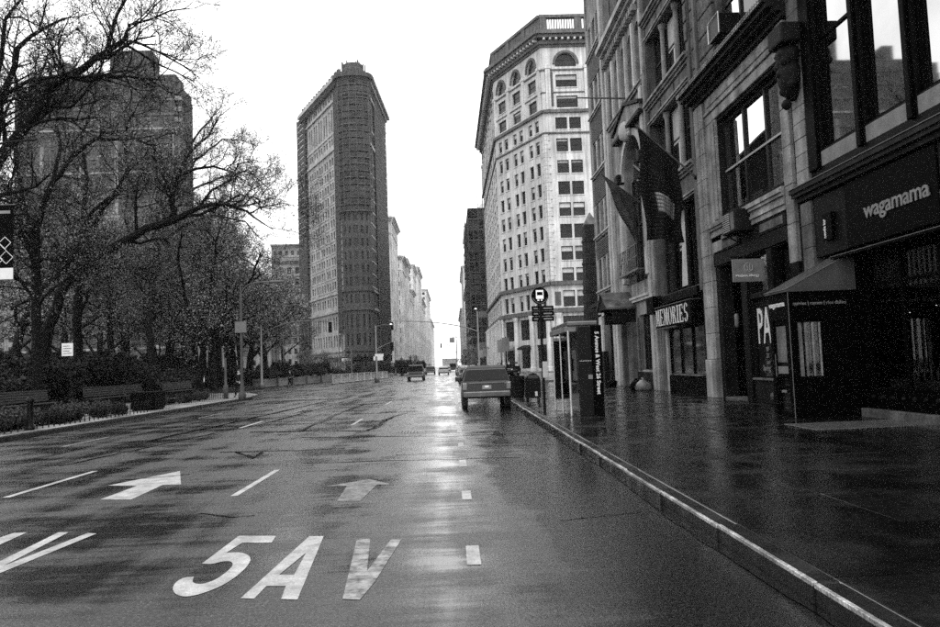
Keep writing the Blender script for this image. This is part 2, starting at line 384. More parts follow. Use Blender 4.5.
for j in range(33):
    for i in range(5):
        o = place('paving_slab', slabs[(i*7 + j*3) % 3], sidewalk, (ox + i*1.433, .6 + j*1.5, SW - .055 + R.uniform(-.0005, .002)))
        o.rotation_euler = (max(-.003, min(.003, R.gauss(0, .0022))), max(-.003, min(.003, R.gauss(0, .0022))), 0)
kst = [MB().box(0, .19, 0, l, -.02, SW).build('kerb_stone', 'kerb_granite', bevel=.018) for l in (1.78,)]
k0 = kst[0]; k0.parent = sidewalk; k0.location = (KX, -4, 0); ke = MB().box(-.006, .034, .004, 1.776, SW-.03, SW+.004).build('steel_edging', 'kerb_steel', k0, bevel=.006)
for j in range(1, 30):
    c = k0.copy(); COL.objects.link(c); c.location = (KX + R.uniform(-.012, .010), -4 + j*1.8, R.uniform(-.006, .004)); c.rotation_euler = (R.gauss(0, .002), 0, R.gauss(0, .004)); e_ = ke.copy(); COL.objects.link(e_); e_.parent = c
MB().box(ox+4.6, ox+7.0, 14.55, 15.95, SW-.05, SW+.012).build('cellar_door', 'steel_plate', sidewalk, bevel=.006)
for x, y, r_ in ((3.6, 31, .2), (6.0, 27.5, .25)):
    MB().lathe([(r_, SW-.03), (r_, SW+.010), (r_*.9, SW+.012)], (x, y), 20).build('drain_cover', 'steel_plate', sidewalk)
# puddle of standing water along the gutter
mb = MB(); pts = []
y = 3.0
L_, R_ = [], []
while y < 27: L_.append((KX - .05 - .07*(.5 + .5*math.sin(y*.9+1)) - .04*R.random(), y, .006)); R_.append((KX-.004, y, .006)); y += .22
for i in range(len(L_)-1): mb.poly([L_[i], R_[i], R_[i+1], L_[i+1]])
mb.build('puddle', 'tar', road)

park_walk = struct(MB().prism([(-19.2, -25, -.02), (-12.8, -25, -.02), (-12.8, 46, -.02), (-13.6, 52, -.02), (-15.6, 57, -.02), (-19.2, 59, -.02)], (0, 0, SW+.02)).build('park_sidewalk', 'park_path'))
for j in range(38):
    c = k0.copy(); COL.objects.link(c); c.parent = park_walk; c.location = (-12.8, -22 + j*1.8, 0)
for q0, q1 in (((-12.65, 46.4), (-13.45, 52.2)), ((-13.45, 52.2), (-15.5, 57.3)), ((-15.5, 57.3), (-19.2, 59.4))):
    MB().beam((*q0, .067), (*q1, .067), .3, .166).build('kerb_stone', 'kerb_granite', park_walk)
struct(MB().prism([(-260, -60, -.02), (-19.2, -60, -.02), (-19.2, 110, -.02), (-24, 200, -.02), (-260, 200, -.02)], (0, 0, .14)).build('park_ground', 'soil'))
mb = MB()
P_ = [(-30, 20), (-31, 34), (-34, 50), (-33, 62), (-26, 74), (-20, 84)]
for i in range(len(P_)-1):
    (a0, b0), (a1, b1) = P_[i], P_[i+1]; mb.poly([(a0-2, b0, .125), (a0+2, b0, .125), (a1+2, b1, .125), (a1-2, b1, .125)])
struct(mb.build('park_path', 'park_path'))
struct(MB().prism([(-40, 95, -.02), (-16.5, 95, -.02), (-13.5, 130, -.02), (-16, 190, -.02), (-32, 196, -.02), (-40, 170, -.02)], (0, 0, .05)).build('plaza', 'plaza'))
for n_, P_ in (('traffic_island', [(2.7, 62), (26, 62), (24, 88), (10, 104), (2.7, 104)]), ('far_sidewalk', [(2.9, 116), (120, 116), (120, 186), (2.9, 186)]), ('far_sidewalk', [(2.9, 200), (30, 200), (30, 1700), (2.9, 1700)]),
               ('far_sidewalk', [(-60, 198), (-17, 202), (-16, 1700), (-60, 1700)])):
    struct(MB().prism([(x, y, -.02) for x, y in P_], (0, 0, .16)).build(n_, 'plaza'))

# painted markings, traced outlines laid on the road
def mark(name, loops, m='paint_mark', z=.004):
    return MB().ngon2(loops, lambda x, y: ground(x, y, z)).build(name, m, road)
Z2 = lambda l: [(160 + x/3.615, 520 + y/3.615) for x, y in l]
five = [(285,57),(420,57),(403,82),(297,82),(238,119),(290,115),(325,128),(328,150),(300,185),(240,230),(165,262),(100,278),(60,272),(43,250),(55,225),(85,207),(122,205),(117,222),(128,231),(160,231),(205,214),(250,180),(266,160),(255,148),(225,149),(185,160),(152,157)]
def chaikin(l, keep, n=2):                          # round the bowl, keep the sharp corners
    pts = [(p, i in keep) for i, p in enumerate(l)]
    for _ in range(n):
        out = []
        for i, (p, k) in enumerate(pts):
            q, k2 = pts[(i+1) % len(pts)]
            if k: out.append((p, True))
            if k and k2: continue
            a_, b_ = (.25, .75)
            if not k: out.append(((p[0]*.75+q[0]*.25, p[1]*.75+q[1]*.25), False))
            if not k2: out.append(((p[0]*.25+q[0]*.75, p[1]*.25+q[1]*.75), False))
        pts = out
    return [p for p, _ in pts]
mark('painted_numeral', [Z2(chaikin(five, {0, 1, 2, 3, 4, 16, 17, 26}))])
mark('painted_letter', [Z2([(540,58),(592,58),(497,287),(438,285),(455,238),(385,238),(340,284),(292,282)]), Z2([(528,118),(430,198),(485,198)])])
mark('painted_letter', [Z2([(712,68),(760,68),(748,185),(835,70),(873,70),(775,225),(722,288),(660,285)])], 'paint_worn')
mark('painted_letter', [[(-14,583),(-14,574),(0,561),(58.5,532.3),(68.5,532.3),(3,566),(88,532.8),(96.5,533.5),(0,573)]])
mark('painted_letter', [[(-14,551),(0,537.5),(14,532.8),(27,532.3),(0,544.5),(-14,560)]])
mark('painted_arrow', [[(100,499.5),(131,499.5),(163,484.8),(181,484.5),(180,471),(108,485.5),(137,485.8)]])
mark('painted_arrow', [[(337,501),(360,501),(377,484.5),(394,484.5),(369,479),(325,486.5),(347,485.8)]], 'paint_faint')
def dash(x, y0, y1, w=.11, m='paint_mark'): MB().poly([(x-w/2, y0, .004), (x+w/2, y0, .004), (x+w/2, y1, .004), (x-w/2, y1, .004)]).build('lane_dash', m, road)
for x, w, ys in ((-3.08, .10, [(10.4, 12.95), (22.5, 25), (34, 37)]), (-6.6, .11, [(11.1, 13.8), (23, 25.8)]),
             (.13, .12, [(2.2, 3.0), (6.37, 7.03), (9.4, 10.05), (12.4, 13.3), (15.4, 16.2), (18.5, 19.4), (21.5, 22.4)])):
    for y0, y1 in ys: dash(x, y0, y1, w)
dash(.15, 28, 60, .13); dash(-6.5, 30, 33, .1, 'paint_worn'); dash(-9.9, 19, 21.5, .1, 'paint_worn'); dash(-9.9, 29, 32, .1, 'paint_worn'); dash(-3.1, 47, 60, .12, 'paint_worn')
def seam(name, pts, w, m='tar', z=.005):
    g = [ground(x, y, z) for x, y in pts]; mb = MB(); q = []
    for i in range(len(g)-1):
        for k in range(5): q.append(g[i].lerp(g[i+1], k/5) + Vector((R.gauss(0, w*.25), R.gauss(0, w*.3), 0)))
    q.append(g[-1]); E_ = []
    for i, p in enumerate(q):
        t = (q[min(i+1, len(q)-1)] - q[max(i-1, 0)]).normalized(); s_ = Vector((-t.y, t.x, 0))*w*R.uniform(.3, .75); E_.append((p+s_, p-s_))
    for i in range(len(E_)-1): mb.poly([E_[i][0], E_[i][1], E_[i+1][1], E_[i+1][0]])
    return mb.build(name, m, road)
seam('tar_seam', [(250, 432), (310, 431), (368, 430.5), (378, 426), (386, 420), (395, 416), (407, 413)], .16)
seam('tar_seam', [(300, 437.5), (380, 436.5), (470, 435), (560, 432.5), (600, 431)], .10)
seam('tar_seam', [(300, 432), (325, 420), (345, 411), (365, 404)], .16)
seam('tar_seam', [(220, 452), (300, 450), (345, 448)], .10)
seam('tar_seam', [(305, 463), (380, 461), (470, 458), (520, 457)], .06)
seam('tar_seam', [(480, 420), (540, 419), (600, 418)], .06)
seam('tar_seam', [(496, 431), (499, 437), (503, 441)], .16)
mb = MB(); c = ground(503, 441.5, .006); mb.poly([(c.x+.26*math.cos(t*.5236)*R.uniform(.8, 1.2), c.y+.34*math.sin(t*.5236)*R.uniform(.8, 1.2), .006) for t in range(12)]); mb.build('tar_patch', 'tar', road)
seam('tar_seam', [(235, 452), (255, 458), (262, 452)], .08)
seam('tar_seam', [(60, 466), (140, 449), (215, 433)], .10); seam('tar_seam', [(150, 441), (240, 421), (310, 405), (352, 396)], .20); seam('tar_seam', [(262, 424), (318, 409), (345, 401), (372, 395)], .10)
seam('tar_seam', [(120, 480), (150, 478), (190, 474)], .05); seam('tar_seam', [(395, 455), (440, 453), (465, 454)], .05); seam('tar_seam', [(480, 446), (530, 445), (575, 443)], .06); seam('tar_seam', [(560, 520), (600, 516), (640, 512)], .03); seam('tar_seam', [(200, 513), (230, 517), (255, 515)], .03)
for x, y, r_ in ((-3.9, 19.6, .33), (-1.2, 19.3, .33), (-7.4, 17, .3)):
    mh = MB().lathe([(r_, -.02), (r_, .007), (r_*.93, .008)], (x, y), 24).build('manhole_cover', 'steel_plate', road)
    mb = MB()
    for a_ in range(-3, 4):
        hl = math.sqrt(max(0, (r_*.82)**2 - (a_*r_*.24)**2)); mb.box(x+a_*r_*.24-.012, x+a_*r_*.24+.012, y-hl, y+hl, .0085, .014)
    mb.build('tread', 'metal_black', mh)

# ================================================================== THE STREET FRONT ON THE RIGHT (local x runs towards the camera, y into the building)
def row_house(name, label, y0, y1):
    r = thing(name, label, 'building', (FX, y1, 0), -math.pi/2); return r, (lambda Y: y1 - Y)
def shell(root, w, h, depth, m, y=.3):              # sides, back and roof of a row building
    mb = MB(); mb.poly([(0.01, y, 0), (0.01, depth, 0), (0.01, depth, h), (0.01, y, h)]); mb.poly([(w-.01, y, 0), (w-.01, y, h), (w-.01, depth, h), (w-.01, depth, 0)])
    mb.poly([(0, depth, 0), (w, depth, 0), (w, depth, h), (0, depth, h)]); mb.poly([(0, y, h), (w, y, h), (w, depth, h), (0, depth, h)])
    return mb.build('shell', m, root)
def bx(root, name, m, x0, x1, y0, y1, z0, z1, bevel=.02): return MB().box(x0, x1, y0, y1, z0, z1).build(name, m, root, bevel=bevel)
def moulding(root, name, m, x0, x1, z0, steps, bevel=0):    # stacked ledges: (height, projection)
    mb = MB(); z = z0
    for h, p in steps: mb.box(x0, x1, -p, .12, z, z+h-.003); z += h
    return mb.build(name, m, root, bevel=bevel)
def dentils(root, m, x0, x1, z0, z1, p0, p1, step, w):
    mb = MB(); x = x0
    while x+w < x1: mb.box(x, x+w, -p1, -p0, z0, z1); x += step
    return tag(mb.build('dentils', m, root), kind='stuff')

# ---------- B1: dark restaurant building
r, u = row_house('restaurant_building', 'dark building with wide second floor windows above a black restaurant front', 4.0, 19.75)
Wd = 15.75
fl2 = [(u(18.5), u(16.78), 6.9, 12.2), (u(16.45), u(14.86), 6.9, 12.2), (u(14.55), u(12.9), 6.9, 12.2), (u(12.5), u(10.5), 6.9, 12.2), (u(10.2), u(8.3), 6.9, 12.2)]
up = [(u(18.3)+i*2.6, u(18.3)+i*2.6+1.7, z, z+2.3) for i in range(5) for z in (14, 17.8)]
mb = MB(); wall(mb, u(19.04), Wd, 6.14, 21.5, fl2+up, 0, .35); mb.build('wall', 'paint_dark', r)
shell(r, Wd, 21.5, 16, 'stone_dark', .36)
moulding(r, 'roof_cornice', 'cornice_dark', 0, Wd, 21.5, [(.3, .25), (.3, .5), (.25, .75)])
for i, (a_, b_, c_, d_) in enumerate(fl2):
    window(r, a_+.001, b_-.001, c_+.001, d_-.001, .10, 1, (.555,), .10, 'paint_black', (('glass_film', 'glass_film'))[0:1] if i else ('glass_film',))
    bx(r, 'spandrel_panel', 'panel_pale', a_+.02, b_-.02, -.012, .05, 6.47, 6.86, .012)
for a_, b_, c_, d_ in up: window(r, a_+.001, b_-.001, c_+.001, d_-.001, .15, 2)
for x in (16.61, 14.70, 12.70, 10.35): bx(r, 'mullion', 'paint_black', u(x)-.09, u(x)+.09, -.10, -.001, 6.44, 12.3)
bx(r, 'mullion', 'paint_black', u(19.0), u(18.52), -.10, -.001, 6.44, 12.3)
moulding(r, 'shop_cornice', 'cornice_dark', u(19.75), Wd, 5.78, [(.12, .14), (.10, .26), (.12, .32), (.02, .335)])
bx(r, 'cornice_edge', 'metal_grey', u(19.75), Wd, -.345, -.325, 6.122, 6.142, 0)
fs = bx(r, 'sign_fascia', 'paint_black', u(17.45), u(14.05), -.06, .2, 4.16, 5.74)
text('lettering', 'wagamama', .52, 'sign_grey', r, axes((u(16.62), -.075, 4.74), (1, 0, 0), (0, 0, 1)), .008, 1.05, space=.97)
bx(r, 'fascia', 'paint_dark', u(19.04), u(17.47), -.03, .2, 4.16, 5.74); bx(r, 'fascia', 'paint_dark', u(14.03), Wd, -.03, .2, 4.16, 5.74)
mb = MB(); [mb.box(u(14.02)+i*.15, u(14.02)+i*.15+.07, -.05, -.032, 4.2, 4.75) for i in range(12)]; mb.build('fascia_slats', 'sign_grey', r)
bs_ = bx(r, 'blade_sign', 'paint_black', u(18.42), u(17.98), -.14, -.04, 4.5, 5.2, .01); text('lettering', 'noodle bar', .13, 'sign_white', bs_, axes((u(18.25), -.15, 4.56), (0, 0, 1), (-1, 0, 0)), .003, .85)
# pilaster of stone blocks between the two buildings
for i in range(17):
    z = 6.16 + i*.44 if i < 15 else 0
    if z: bx(r, 'block', 'stone_grey' if i < 7 else 'stone_mid', .06, .70, -.10+R.uniform(-.01, .01), .3, z+.006, z+.434, .015)
for i in range(9): bx(r, 'block', 'stone_mid', .10, .66, -.08, .3, .15+i*.62, .15+i*.62+.61, .015)
mb = MB(); mb.lathe([(.08, 8.55), (.2, 8.7), (.33, 9.0), (.36, 9.35), (.28, 9.6), (.4, 9.8), (.3, 10.0)], (.36, -.22), 10)
for a_, b_, c_ in ((.12, -.3, 8.9), (.6, -.3, 8.95), (.36, -.48, 9.3), (.2, -.45, 9.55), (.55, -.42, 9.6), (.36, -.38, 8.45)): mb.lathe([(.02, c_-.16), (.12, c_-.08), (.15, c_), (.1, c_+.1), (.02, c_+.15)], (a_, b_), 8)
mb.build('carved_bracket', 'stone_dark', r, smooth=True)
bx(r, 'capital', 'stone_dark', -.05, .8, -.62, .1, 10.05, 10.6, .06)
# restaurant shop front
mb = MB(); wall(mb, u(17.45), Wd, .15, 4.14, [(u(17.1), u(14.35), .75, 3.9), (u(14.1), u(11.3), .75, 3.9), (u(11.0), u(8.2), .75, 3.9)], .02, .2); mb.build('shop_wall', 'paint_black', r)
for a_, b_ in ((17.1, 14.35), (14.1, 11.3), (11.0, 8.2)):
    window(r, u(a_)+.001, u(b_)-.001, .751, 3.899, .10, 2, (.78,), .08, 'paint_black', ('glass_clear',), name='shop_window')
bx(r, 'plinth', 'stone_mid', u(17.2), Wd, -.16, .01, .12, .34)
for i in range(7): MB().lathe([(.03, .58), (.05, .6), (.05, .64), (.02, .66)], (u(16.9)+i*.38, -.005), 8).build('stud', 'stone_dark', r)
mb = MB(); mb.box(u(17.45), Wd, .22, 9, .13, .15); mb.box(u(17.45), Wd, 5.0, 5.1, .15, 4.1); mb.poly([(u(17.45), .22, 4.12), (Wd, .22, 4.12), (Wd, 5, 4.12), (u(17.45), 5, 4.12)]); mb.build('interior', 'paint_dark', r)
ct = bx(r, 'bar_counter', 'wood', u(17.0), u(9), .45, .85, .15, 1.0)
for i in range(16):
    x = u(16.4)+i*.17+R.uniform(-.04, .04); MB().lathe([(.035, 1.0), (.035, 1.14), (.014, 1.2), (.014, 1.26)], (x, .55+R.uniform(-.06, .1)), 8).build('condiment_bottle', 'metal_grey', ct)
for Y, z, d in ((16.75, 2.55, .9), (15.95, 2.65, 1.0), (15.05, 2.68, .8), (14.5, 2.45, 1.1), (13.2, 2.6, .9), (12.2, 2.5, 1.1)):
    l = MB().tube([(u(Y), d, z+.1), (u(Y), d, 4.1)], .008, 5).build('pendant_cord', 'metal_black', r)
    MB().lathe([(.1, z-.02), (.07, z+.1), (.02, z+.14)], (u(Y), d), 12).build('lamp_shade', 'metal_black', l); MB().lathe([(.005, z-.03), (.022, z-.015), (.022, z+.01), (.005, z+.02)], (u(Y), d), 8).build('bulb', 'bulb', l)
mb = MB(); [mb.box(u(15.75)+i*.17, u(15.75)+i*.17+.07, .2, .22, 3.05, 3.86) for i in range(22)]; mb.build('curtain_slats', 'sign_grey', r)
# fabric awning rail and entrance vestibule
aw = MB().prism([(u(17.6), 0, 4.10), (u(17.6), -.42, 3.98), (u(17.6), -.42, 3.93), (u(17.6), 0, 3.93)], (13.3, 0, 0)).build('awning', 'paint_black', r)
MB().tube([(u(17.6), -.425, 3.985), (Wd-.3, -.425, 3.985)], .012, 6).build('awning_rail', 'metal_grey', aw)
v = thing('entrance_vestibule', 'small black street vestibule with sloping roof and glazed door at restaurant front', 'vestibule', (FX, 18.45, SW), -math.pi/2)
vx, vy = 1.10, -1.65                               # near side at local x=1.10, street side at y=-1.65
mb = MB(); wall(mb, 0, vx, 0, 3.0, [(.16, .94, .02, 2.35)], vy, .08); mb.build('front_wall', 'paint_black', v)
sd = MB(); wall(sd, 0, 1.63, 0, 3.0, [(.14, .80, .92, 2.32)], 0, .06)
so_ = sd.build('side_wall', 'paint_black', v, (vx, vy+.01, 0), math.pi/2); so2 = place('side_wall', so_.data, v, (0.001, vy+.01, 0), math.pi/2)
gp = window(v, .001, .659, .001, 1.399, 0, 1, (), .05, 'paint_black', ('glass_film',)); gp.location = (vx-.03, vy+.151, .921); gp.rotation_euler.z = math.pi/2
mb = MB(); [mb.box(.05+i*.17, .05+i*.17+(.11 if i == 0 else .05), .03, .04, .03, 1.37) for i in range(4)]; mb.build('etched_stripes', 'stone_grey', gp)
dr = window(v, .161, .939, .021, 2.349, vy+.03, 1, (.30, .42), .11, 'paint_black', ('glass',), name='door')
MB().box(.12, .66, -.012, -.002, 1.02, 1.2).box(.24, .5, -.012, -.002, .56, .62).build('notice', 'sign_grey', dr); MB().box(.14, .64, -.012, -.002, 1.3, 2.18).build('door_poster', 'stone_mid', dr)
MB().tube([(.12, -.06, .95), (.12, -.06, 1.5)], .014, 6).tube([(.12, -.06, 1.0), (.12, 0, 1.0)], .01, 5).build('handle', 'metal_grey', dr)
mb = MB(); mb.prism([(-.04, vy-.08, 3.0), (-.04, vy-.08, 3.06), (-.04, 0, 3.92), (-.04, 0, 3.0)], (vx+.08, 0, 0)); rf = mb.build('roof', 'ribbed_metal', v, bevel=.01)
mb = MB(); [mb.beam((.02+i*.26, vy-.07, 3.07), (.02+i*.26, -.01, 3.925), .03, .02) for i in range(5)]; mb.build('roof_seams', 'metal_grey', rf)
MB().tube([(vx+.045, vy-.085, 3.06), (vx+.045, 0, 3.925)], .012, 6).tube([(-.04, vy-.085, 3.06), (vx+.045, vy-.085, 3.06)], .012, 6).tube([(vx+.01, vy-.01, 0), (vx+.01, vy-.01, 3.0)], .012, 6).build('edge_trim', 'metal_grey', rf)
text('lettering', 'wagamama', .19, 'sign_white', v, axes((.06, vy-.012, 2.68), (1, 0, 0), (0, 0, 1)), .004, 1.0)
text('lettering', 'curries | ramen | rice dishes', .115, 'sign_grey', v, axes((vx+.012, vy+.1, 2.68), (0, 1, 0), (0, 0, 1)), .002, 1.0)

# ---------- B2: stone building with a big triple window
r, u = row_house('stone_shop_building', 'grey stone building with heavy cornice, big triple window and window air conditioner', 19.75, 27.5)
Wd = 7.75
H1 = [(u(25.45), u(20.42), 6.62, 10.02)]; H0 = [(u(26.1), u(23.75), .15, 4.86), (u(23.5), u(20.45), .15, 4.86)]
H3 = [(u(24.9), u(20.6), 12.35, 15.4)]; H4 = [(u(25.6)+i*1.85, u(25.6)+i*1.85+1.3, 17.2, 19.7) for i in range(3)]
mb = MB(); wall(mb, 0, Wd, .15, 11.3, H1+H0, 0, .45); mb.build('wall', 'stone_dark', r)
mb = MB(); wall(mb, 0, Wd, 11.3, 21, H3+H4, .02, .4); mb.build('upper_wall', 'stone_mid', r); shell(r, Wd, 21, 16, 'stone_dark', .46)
moulding(r, 'roof_cornice', 'cornice_dark', 0, Wd, 21, [(.3, .25), (.3, .5), (.25, .75)])
wd = window(r, u(25.45)+.001, u(20.42)-.001, 6.621, 10.019, .22, 3, (.46,), .13, 'frame_dark', ('glass_mirror', 'glass_mirror', 'glass', 'glass_mirror', 'glass_film', 'glass_film'))
MB().box(0, 5.03, -.03, .0, 1.53, 1.60).build('meeting_rail', 'frame_pale', wd)
window(r, u(24.9)+.001, u(20.6)-.001, 12.351, 15.399, .22, 3, (.5,), .13, 'frame_dark', ('glass_mirror', 'glass_mirror', 'glass', 'glass_mirror', 'glass', 'glass_mirror'))
for a_, b_, c_, d_ in H4: window(r, a_+.001, b_-.001, c_+.001, d_-.001, .2, 1)
# window surround
mb = MB(); mb.box(u(26.42), u(25.47), -.10, -.001, 5.4, 10.1); mb.box(u(26.42), u(20.44), -.10, -.001, 10.12, 10.45); mb.box(u(26.42), u(20.44), -.16, -.001, 10.46, 10.56)
mb.box(u(26.42), u(20.44), -.08, -.001, 10.57, 11.1); mb.box(u(26.2), u(20.6), -.12, -.079, 10.72, 10.95); mb.build('window_surround', 'stone_grey', r, bevel=.02)
mb = MB(); mb.box(u(25.85), u(25.5), -.16, -.101, 6.5, 10.05); mb.build('architrave', 'stone_grey', r, bevel=.03)
cn = moulding(r, 'cornice', 'cornice_dark', -.05, Wd+.02, 11.12, [(.16, .2), (.12, .42), (.14, .62), (.18, .74), (.05, .62)])
mb = MB(); x = 0
while x < Wd-.1:
    for k in range(2): mb.box(x, x+.10, -.755, -.735, 11.56+k*.08, 11.56+k*.08+.06)
    x += .16
tag(mb.build('bead_course', 'stone_grey', cn), kind='stuff')
moulding(r, 'sill', 'stone_grey', u(26.4), u(20.44), 5.78, [(.16, .10), (.10, .16), (.14, .12), (.10, .20), (.12, .26), (.05, .2)])
for a_, b_ in ((25.8, 24.0), (22.5, 20.6)):
    p = MB(); p.box(u(a_), u(b_), -.06, -.001, 5.36, 5.75); p = p.build('panel', 'stone_dark', r, bevel=.02); MB().box(u(a_)+.15, u(b_)-.15, -.08, -.061, 5.43, 5.68).build('panel_field', 'stone_mid', p, bevel=.02)
bx(r, 'architrave', 'paint_dark', u(26.4), u(20.44), -.08, -.001, 4.9, 5.33)
ac = thing('air_conditioner', 'pale louvred window air conditioner above the hanging shop sign', 'air conditioner', (FX-.55, u(0)-0, 0), -math.pi/2)
ac.location = (FX, 23.95, 5.62)
MB().box(0, 1.1, -.62, -.02, 0, .72).build('casing', 'stone_dark', ac, bevel=.03)
for i in range(9): MB().box(.08, .66, -.64, -.621, .07+i*.068, .10+i*.068).build('louvre', 'metal_pale', ac)
MB().box(.74, 1.02, -.635, -.621, .08, .64).build('grille', 'stone_mid', ac)
MB().beam((.1, -.5, -.02), (.1, -.02, -.3), .04).beam((1.0, -.5, -.02), (1.0, -.02, -.3), .04).build('bracket', 'metal_black', ac)
a2 = thing('air_conditioner', 'dark boxy window air conditioner in upper window just above the cornice', 'air conditioner', (FX, 24.4, 12.36), -math.pi/2)
MB().box(0, .95, -.5, .2, 0, .7).build('casing', 'metal_black', a2, bevel=.03); MB().tube([(-.02, -.53, .02), (.97, -.53, .02), (.97, -.53, .72), (-.02, -.53, .72), (-.02, -.53, .02)], .02, 5).build('cage', 'metal_pale', a2)
# piers
def pier(root, x0, x1, z0, z1, m, step, proj=.2):
    z = z0
    while z < z1-.05: bx(root, 'block', m, x0, x1, -proj+R.uniform(-.006, .006), .3, z+.005, min(z+step, z1)-.005, .018); z += step
bx(r, 'pier_base', 'stone_grey', u(27.46), u(26.45), -.24, .3, .15, 1.55, .03)
for i in range(5): pier(r, u(27.44)+i*.195, u(27.44)+i*.195+.185, 1.56, 11.1, 'stone_grey', .95, .16+.03*(1-abs(i-2)/2))
pier(r, u(20.4), u(19.92), 4.2, 11.1, 'stone_grey', 1.1, .12); pier(r, u(20.4), u(19.92), .15, 4.2, 'paint_dark', 1.4, .1)
for x0, x1 in ((27.44, 26.9), (26.6, 25.1)):
    z = 11.9
    while z < 17: bx(r, 'carved_panel', 'stone_carved', u(x0), u(x1), -.10, .2, z, z+.74, .05); z += .78
bx(r, 'pilaster', 'stone_mid', u(26.86), u(26.64), -.2, .2, 11.9, 20.9)
# ground floor: dark recess with door, poster window
mb = MB(); mb.box(u(26.1), u(23.75), 1.4, 1.5, .15, 4.86); mb.build('recess_back', 'paint_black', r); mb = MB(); mb.box(u(25.9), u(24.7), 1.3, 1.39, .16, 2.9); d = mb.build('door', 'paint_dark', r, bevel=.01); MB().box(u(25.75), u(24.85), 1.28, 1.299, 1.0, 2.75).build('pane', 'glass', d)
ln = MB().lathe([(.04, 2.62), (.075, 2.7), (.075, 3.02), (.04, 3.1)], (u(24.9), .05), 10).build('wall_lamp', 'panel_pale', r, smooth=True)
bx(r, 'step', 'stone_mid', u(26.1), u(23.75), -.05, 1.4, .13, .22)
bx(r, 'shop_jamb', 'paint_dark', u(23.98), u(23.52), -.12, .3, .15, 4.86); bx(r, 'shop_jamb', 'paint_dark', u(21.95), u(21.6), -.10, .3, .15, 4.86)
bx(r, 'stall_riser', 'stone_dark', u(23.5), u(21.95), -.04, .3, .15, .86); bx(r, 'transom', 'paint_dark', u(23.5), u(21.95), -.06, .3, 3.45, 3.62); bx(r, 'window_ledge', 'stone_mid', u(23.55), u(21.93), -.1, .3, .865, .94)
sw = window(r, u(23.5)+.002, u(21.95)-.002, .945, 3.445, .06, 1, (), .06, 'paint_dark', ('glass',), name='shop_window')
window(r, u(23.5)+.002, u(21.95)-.002, 3.625, 4.855, .10, 1, (), .06, 'paint_dark', ('glass_film',), name='fanlight')
window(r, u(21.6)+.002, u(20.45)-.002, .16, 4.855, .2, 1, (.62,), .08, 'paint_black', ('glass',), name='shop_window')
text('poster_letters', 'PA', 1.62, 'sign_white', sw, axes((.17, .03, 1.08), (1, 0, 0), (0, 0, 1)), .01, .52)
for i, s_ in enumerate(('10', '23', 'um', 'Spring')): text('poster_letters', s_, .2 if i < 3 else .24, 'sign_grey', sw, axes((.72 if i < 3 else .42, .03, .82-i*.2), (1, 0, 0), (0, 0, 1)), .004, .9)
MB().lathe([(.05, .3), (.07, .4), (.05, .5)], (u(22.2), -.06), 8).build('standpipe_cap', 'metal_grey', r)
hs = thing('hanging_sign', 'grey hanging shop sign with round emblem beside the poster window', 'sign', (FX, 22.3, 4.7), 0)
MB().tube([(0, 0, 0), (-1.08, 0, 0)], .022, 6).build('bracket_arm', 'metal_black', hs); MB().box(-1.02, -.02, -.025, .025, -.78, -.07).build('sign_board', 'sign_grey', hs, bevel=.008)
MB().tube([(-.9, 0, -.08), (-.9, 0, 0)], .008, 5).tube([(-.12, 0, -.08), (-.12, 0, 0)], .008, 5).build('hanger', 'metal_black', hs)
mb = MB(); mb.tube([(-.52+.13*math.cos(t*math.pi/10), -.03, -.33+.13*math.sin(t*math.pi/10)) for t in range(21)], .014, 5); mb.tube([(-.56, -.03, -.24), (-.56, -.03, -.42)], .012, 5).tube([(-.48, -.03, -.24), (-.48, -.03, -.42)], .012, 5); mb.build('emblem', 'frame_pale', hs)
text('lettering', 'Hudson Allergy', .105, 'sign_white', hs, axes((-.93, -.03, -.62), (1, 0, 0), (0, 0, 1)), .003, 1.1)

# ---------- B3: souvenir shop building with triple bays
r, u = row_house('souvenir_shop_building', 'dark stone building of triple windows with MEMORIES sign over the shop', 27.5, 34.5)
Wd = 7.0; B0, B1_ = u(33.75), u(27.95)
rows = [(4.5, 8.05), (9.35, 12.55), (13.65, 16.6), (17.7, 20.4)]
H = [(B0, B1_, a_, b_) for a_, b_ in rows] + [(u(33.1), u(27.95), .15, 4.05)]
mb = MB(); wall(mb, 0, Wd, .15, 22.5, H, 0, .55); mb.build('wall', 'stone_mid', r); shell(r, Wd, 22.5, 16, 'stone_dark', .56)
moulding(r, 'roof_cornice', 'cornice_dark', 0, Wd, 22.5, [(.3, .25), (.3, .5), (.25, .75)])
for k, (a_, b_) in enumerate(rows):
    n = 3; w = (B1_-B0)/n
    for i in range(n):
        window(r, B0+i*w+.15, B0+(i+1)*w-.15, a_+.001, b_-.001, .32, 1, (.55,), .09, 'frame_dark', ('glass', 'glass_film' if (i+k) % 3 == 1 else 'glass'), .5 if (i, k) in ((1, 0), (1, 1), (1, 2)) else 0)
        if i: MB().lathe([(.17, a_), (.17, a_+.12), (.12, a_+.16), (.11, b_-.3), (.16, b_-.2), (.19, b_-.01)], (B0+i*w, .20), 12).build('column', 'stone_grey' if k else 'stone_dark', r, smooth=False)
        if i == 1 and k == 0: MB().poly([(B0+w+.5, .30, 4.7), (B0+2*w-.3, .30, 4.7), (B0+2*w-.3, .30, 7.4), (B0+w+.9, .30, 7.4)]).build('curtain', 'blind', r)
    if k:
        moulding(r, 'sill', 'stone_grey', B0-.2, B1_+.2, a_-.36, [(.1, .10), (.1, .2), (.12, .30), (.03, .24)])
        for i in range(3): bx(r, 'spandrel_panel', 'stone_mid', B0+i*w+.12, B0+(i+1)*w-.12, -.05, .001, rows[k-1][1]+.22, a_-.45, .03)
        moulding(r, 'lintel', 'stone_grey', B0-.1, B1_+.1, rows[k-1][1]+.01, [(.08, .08), (.08, .14)])
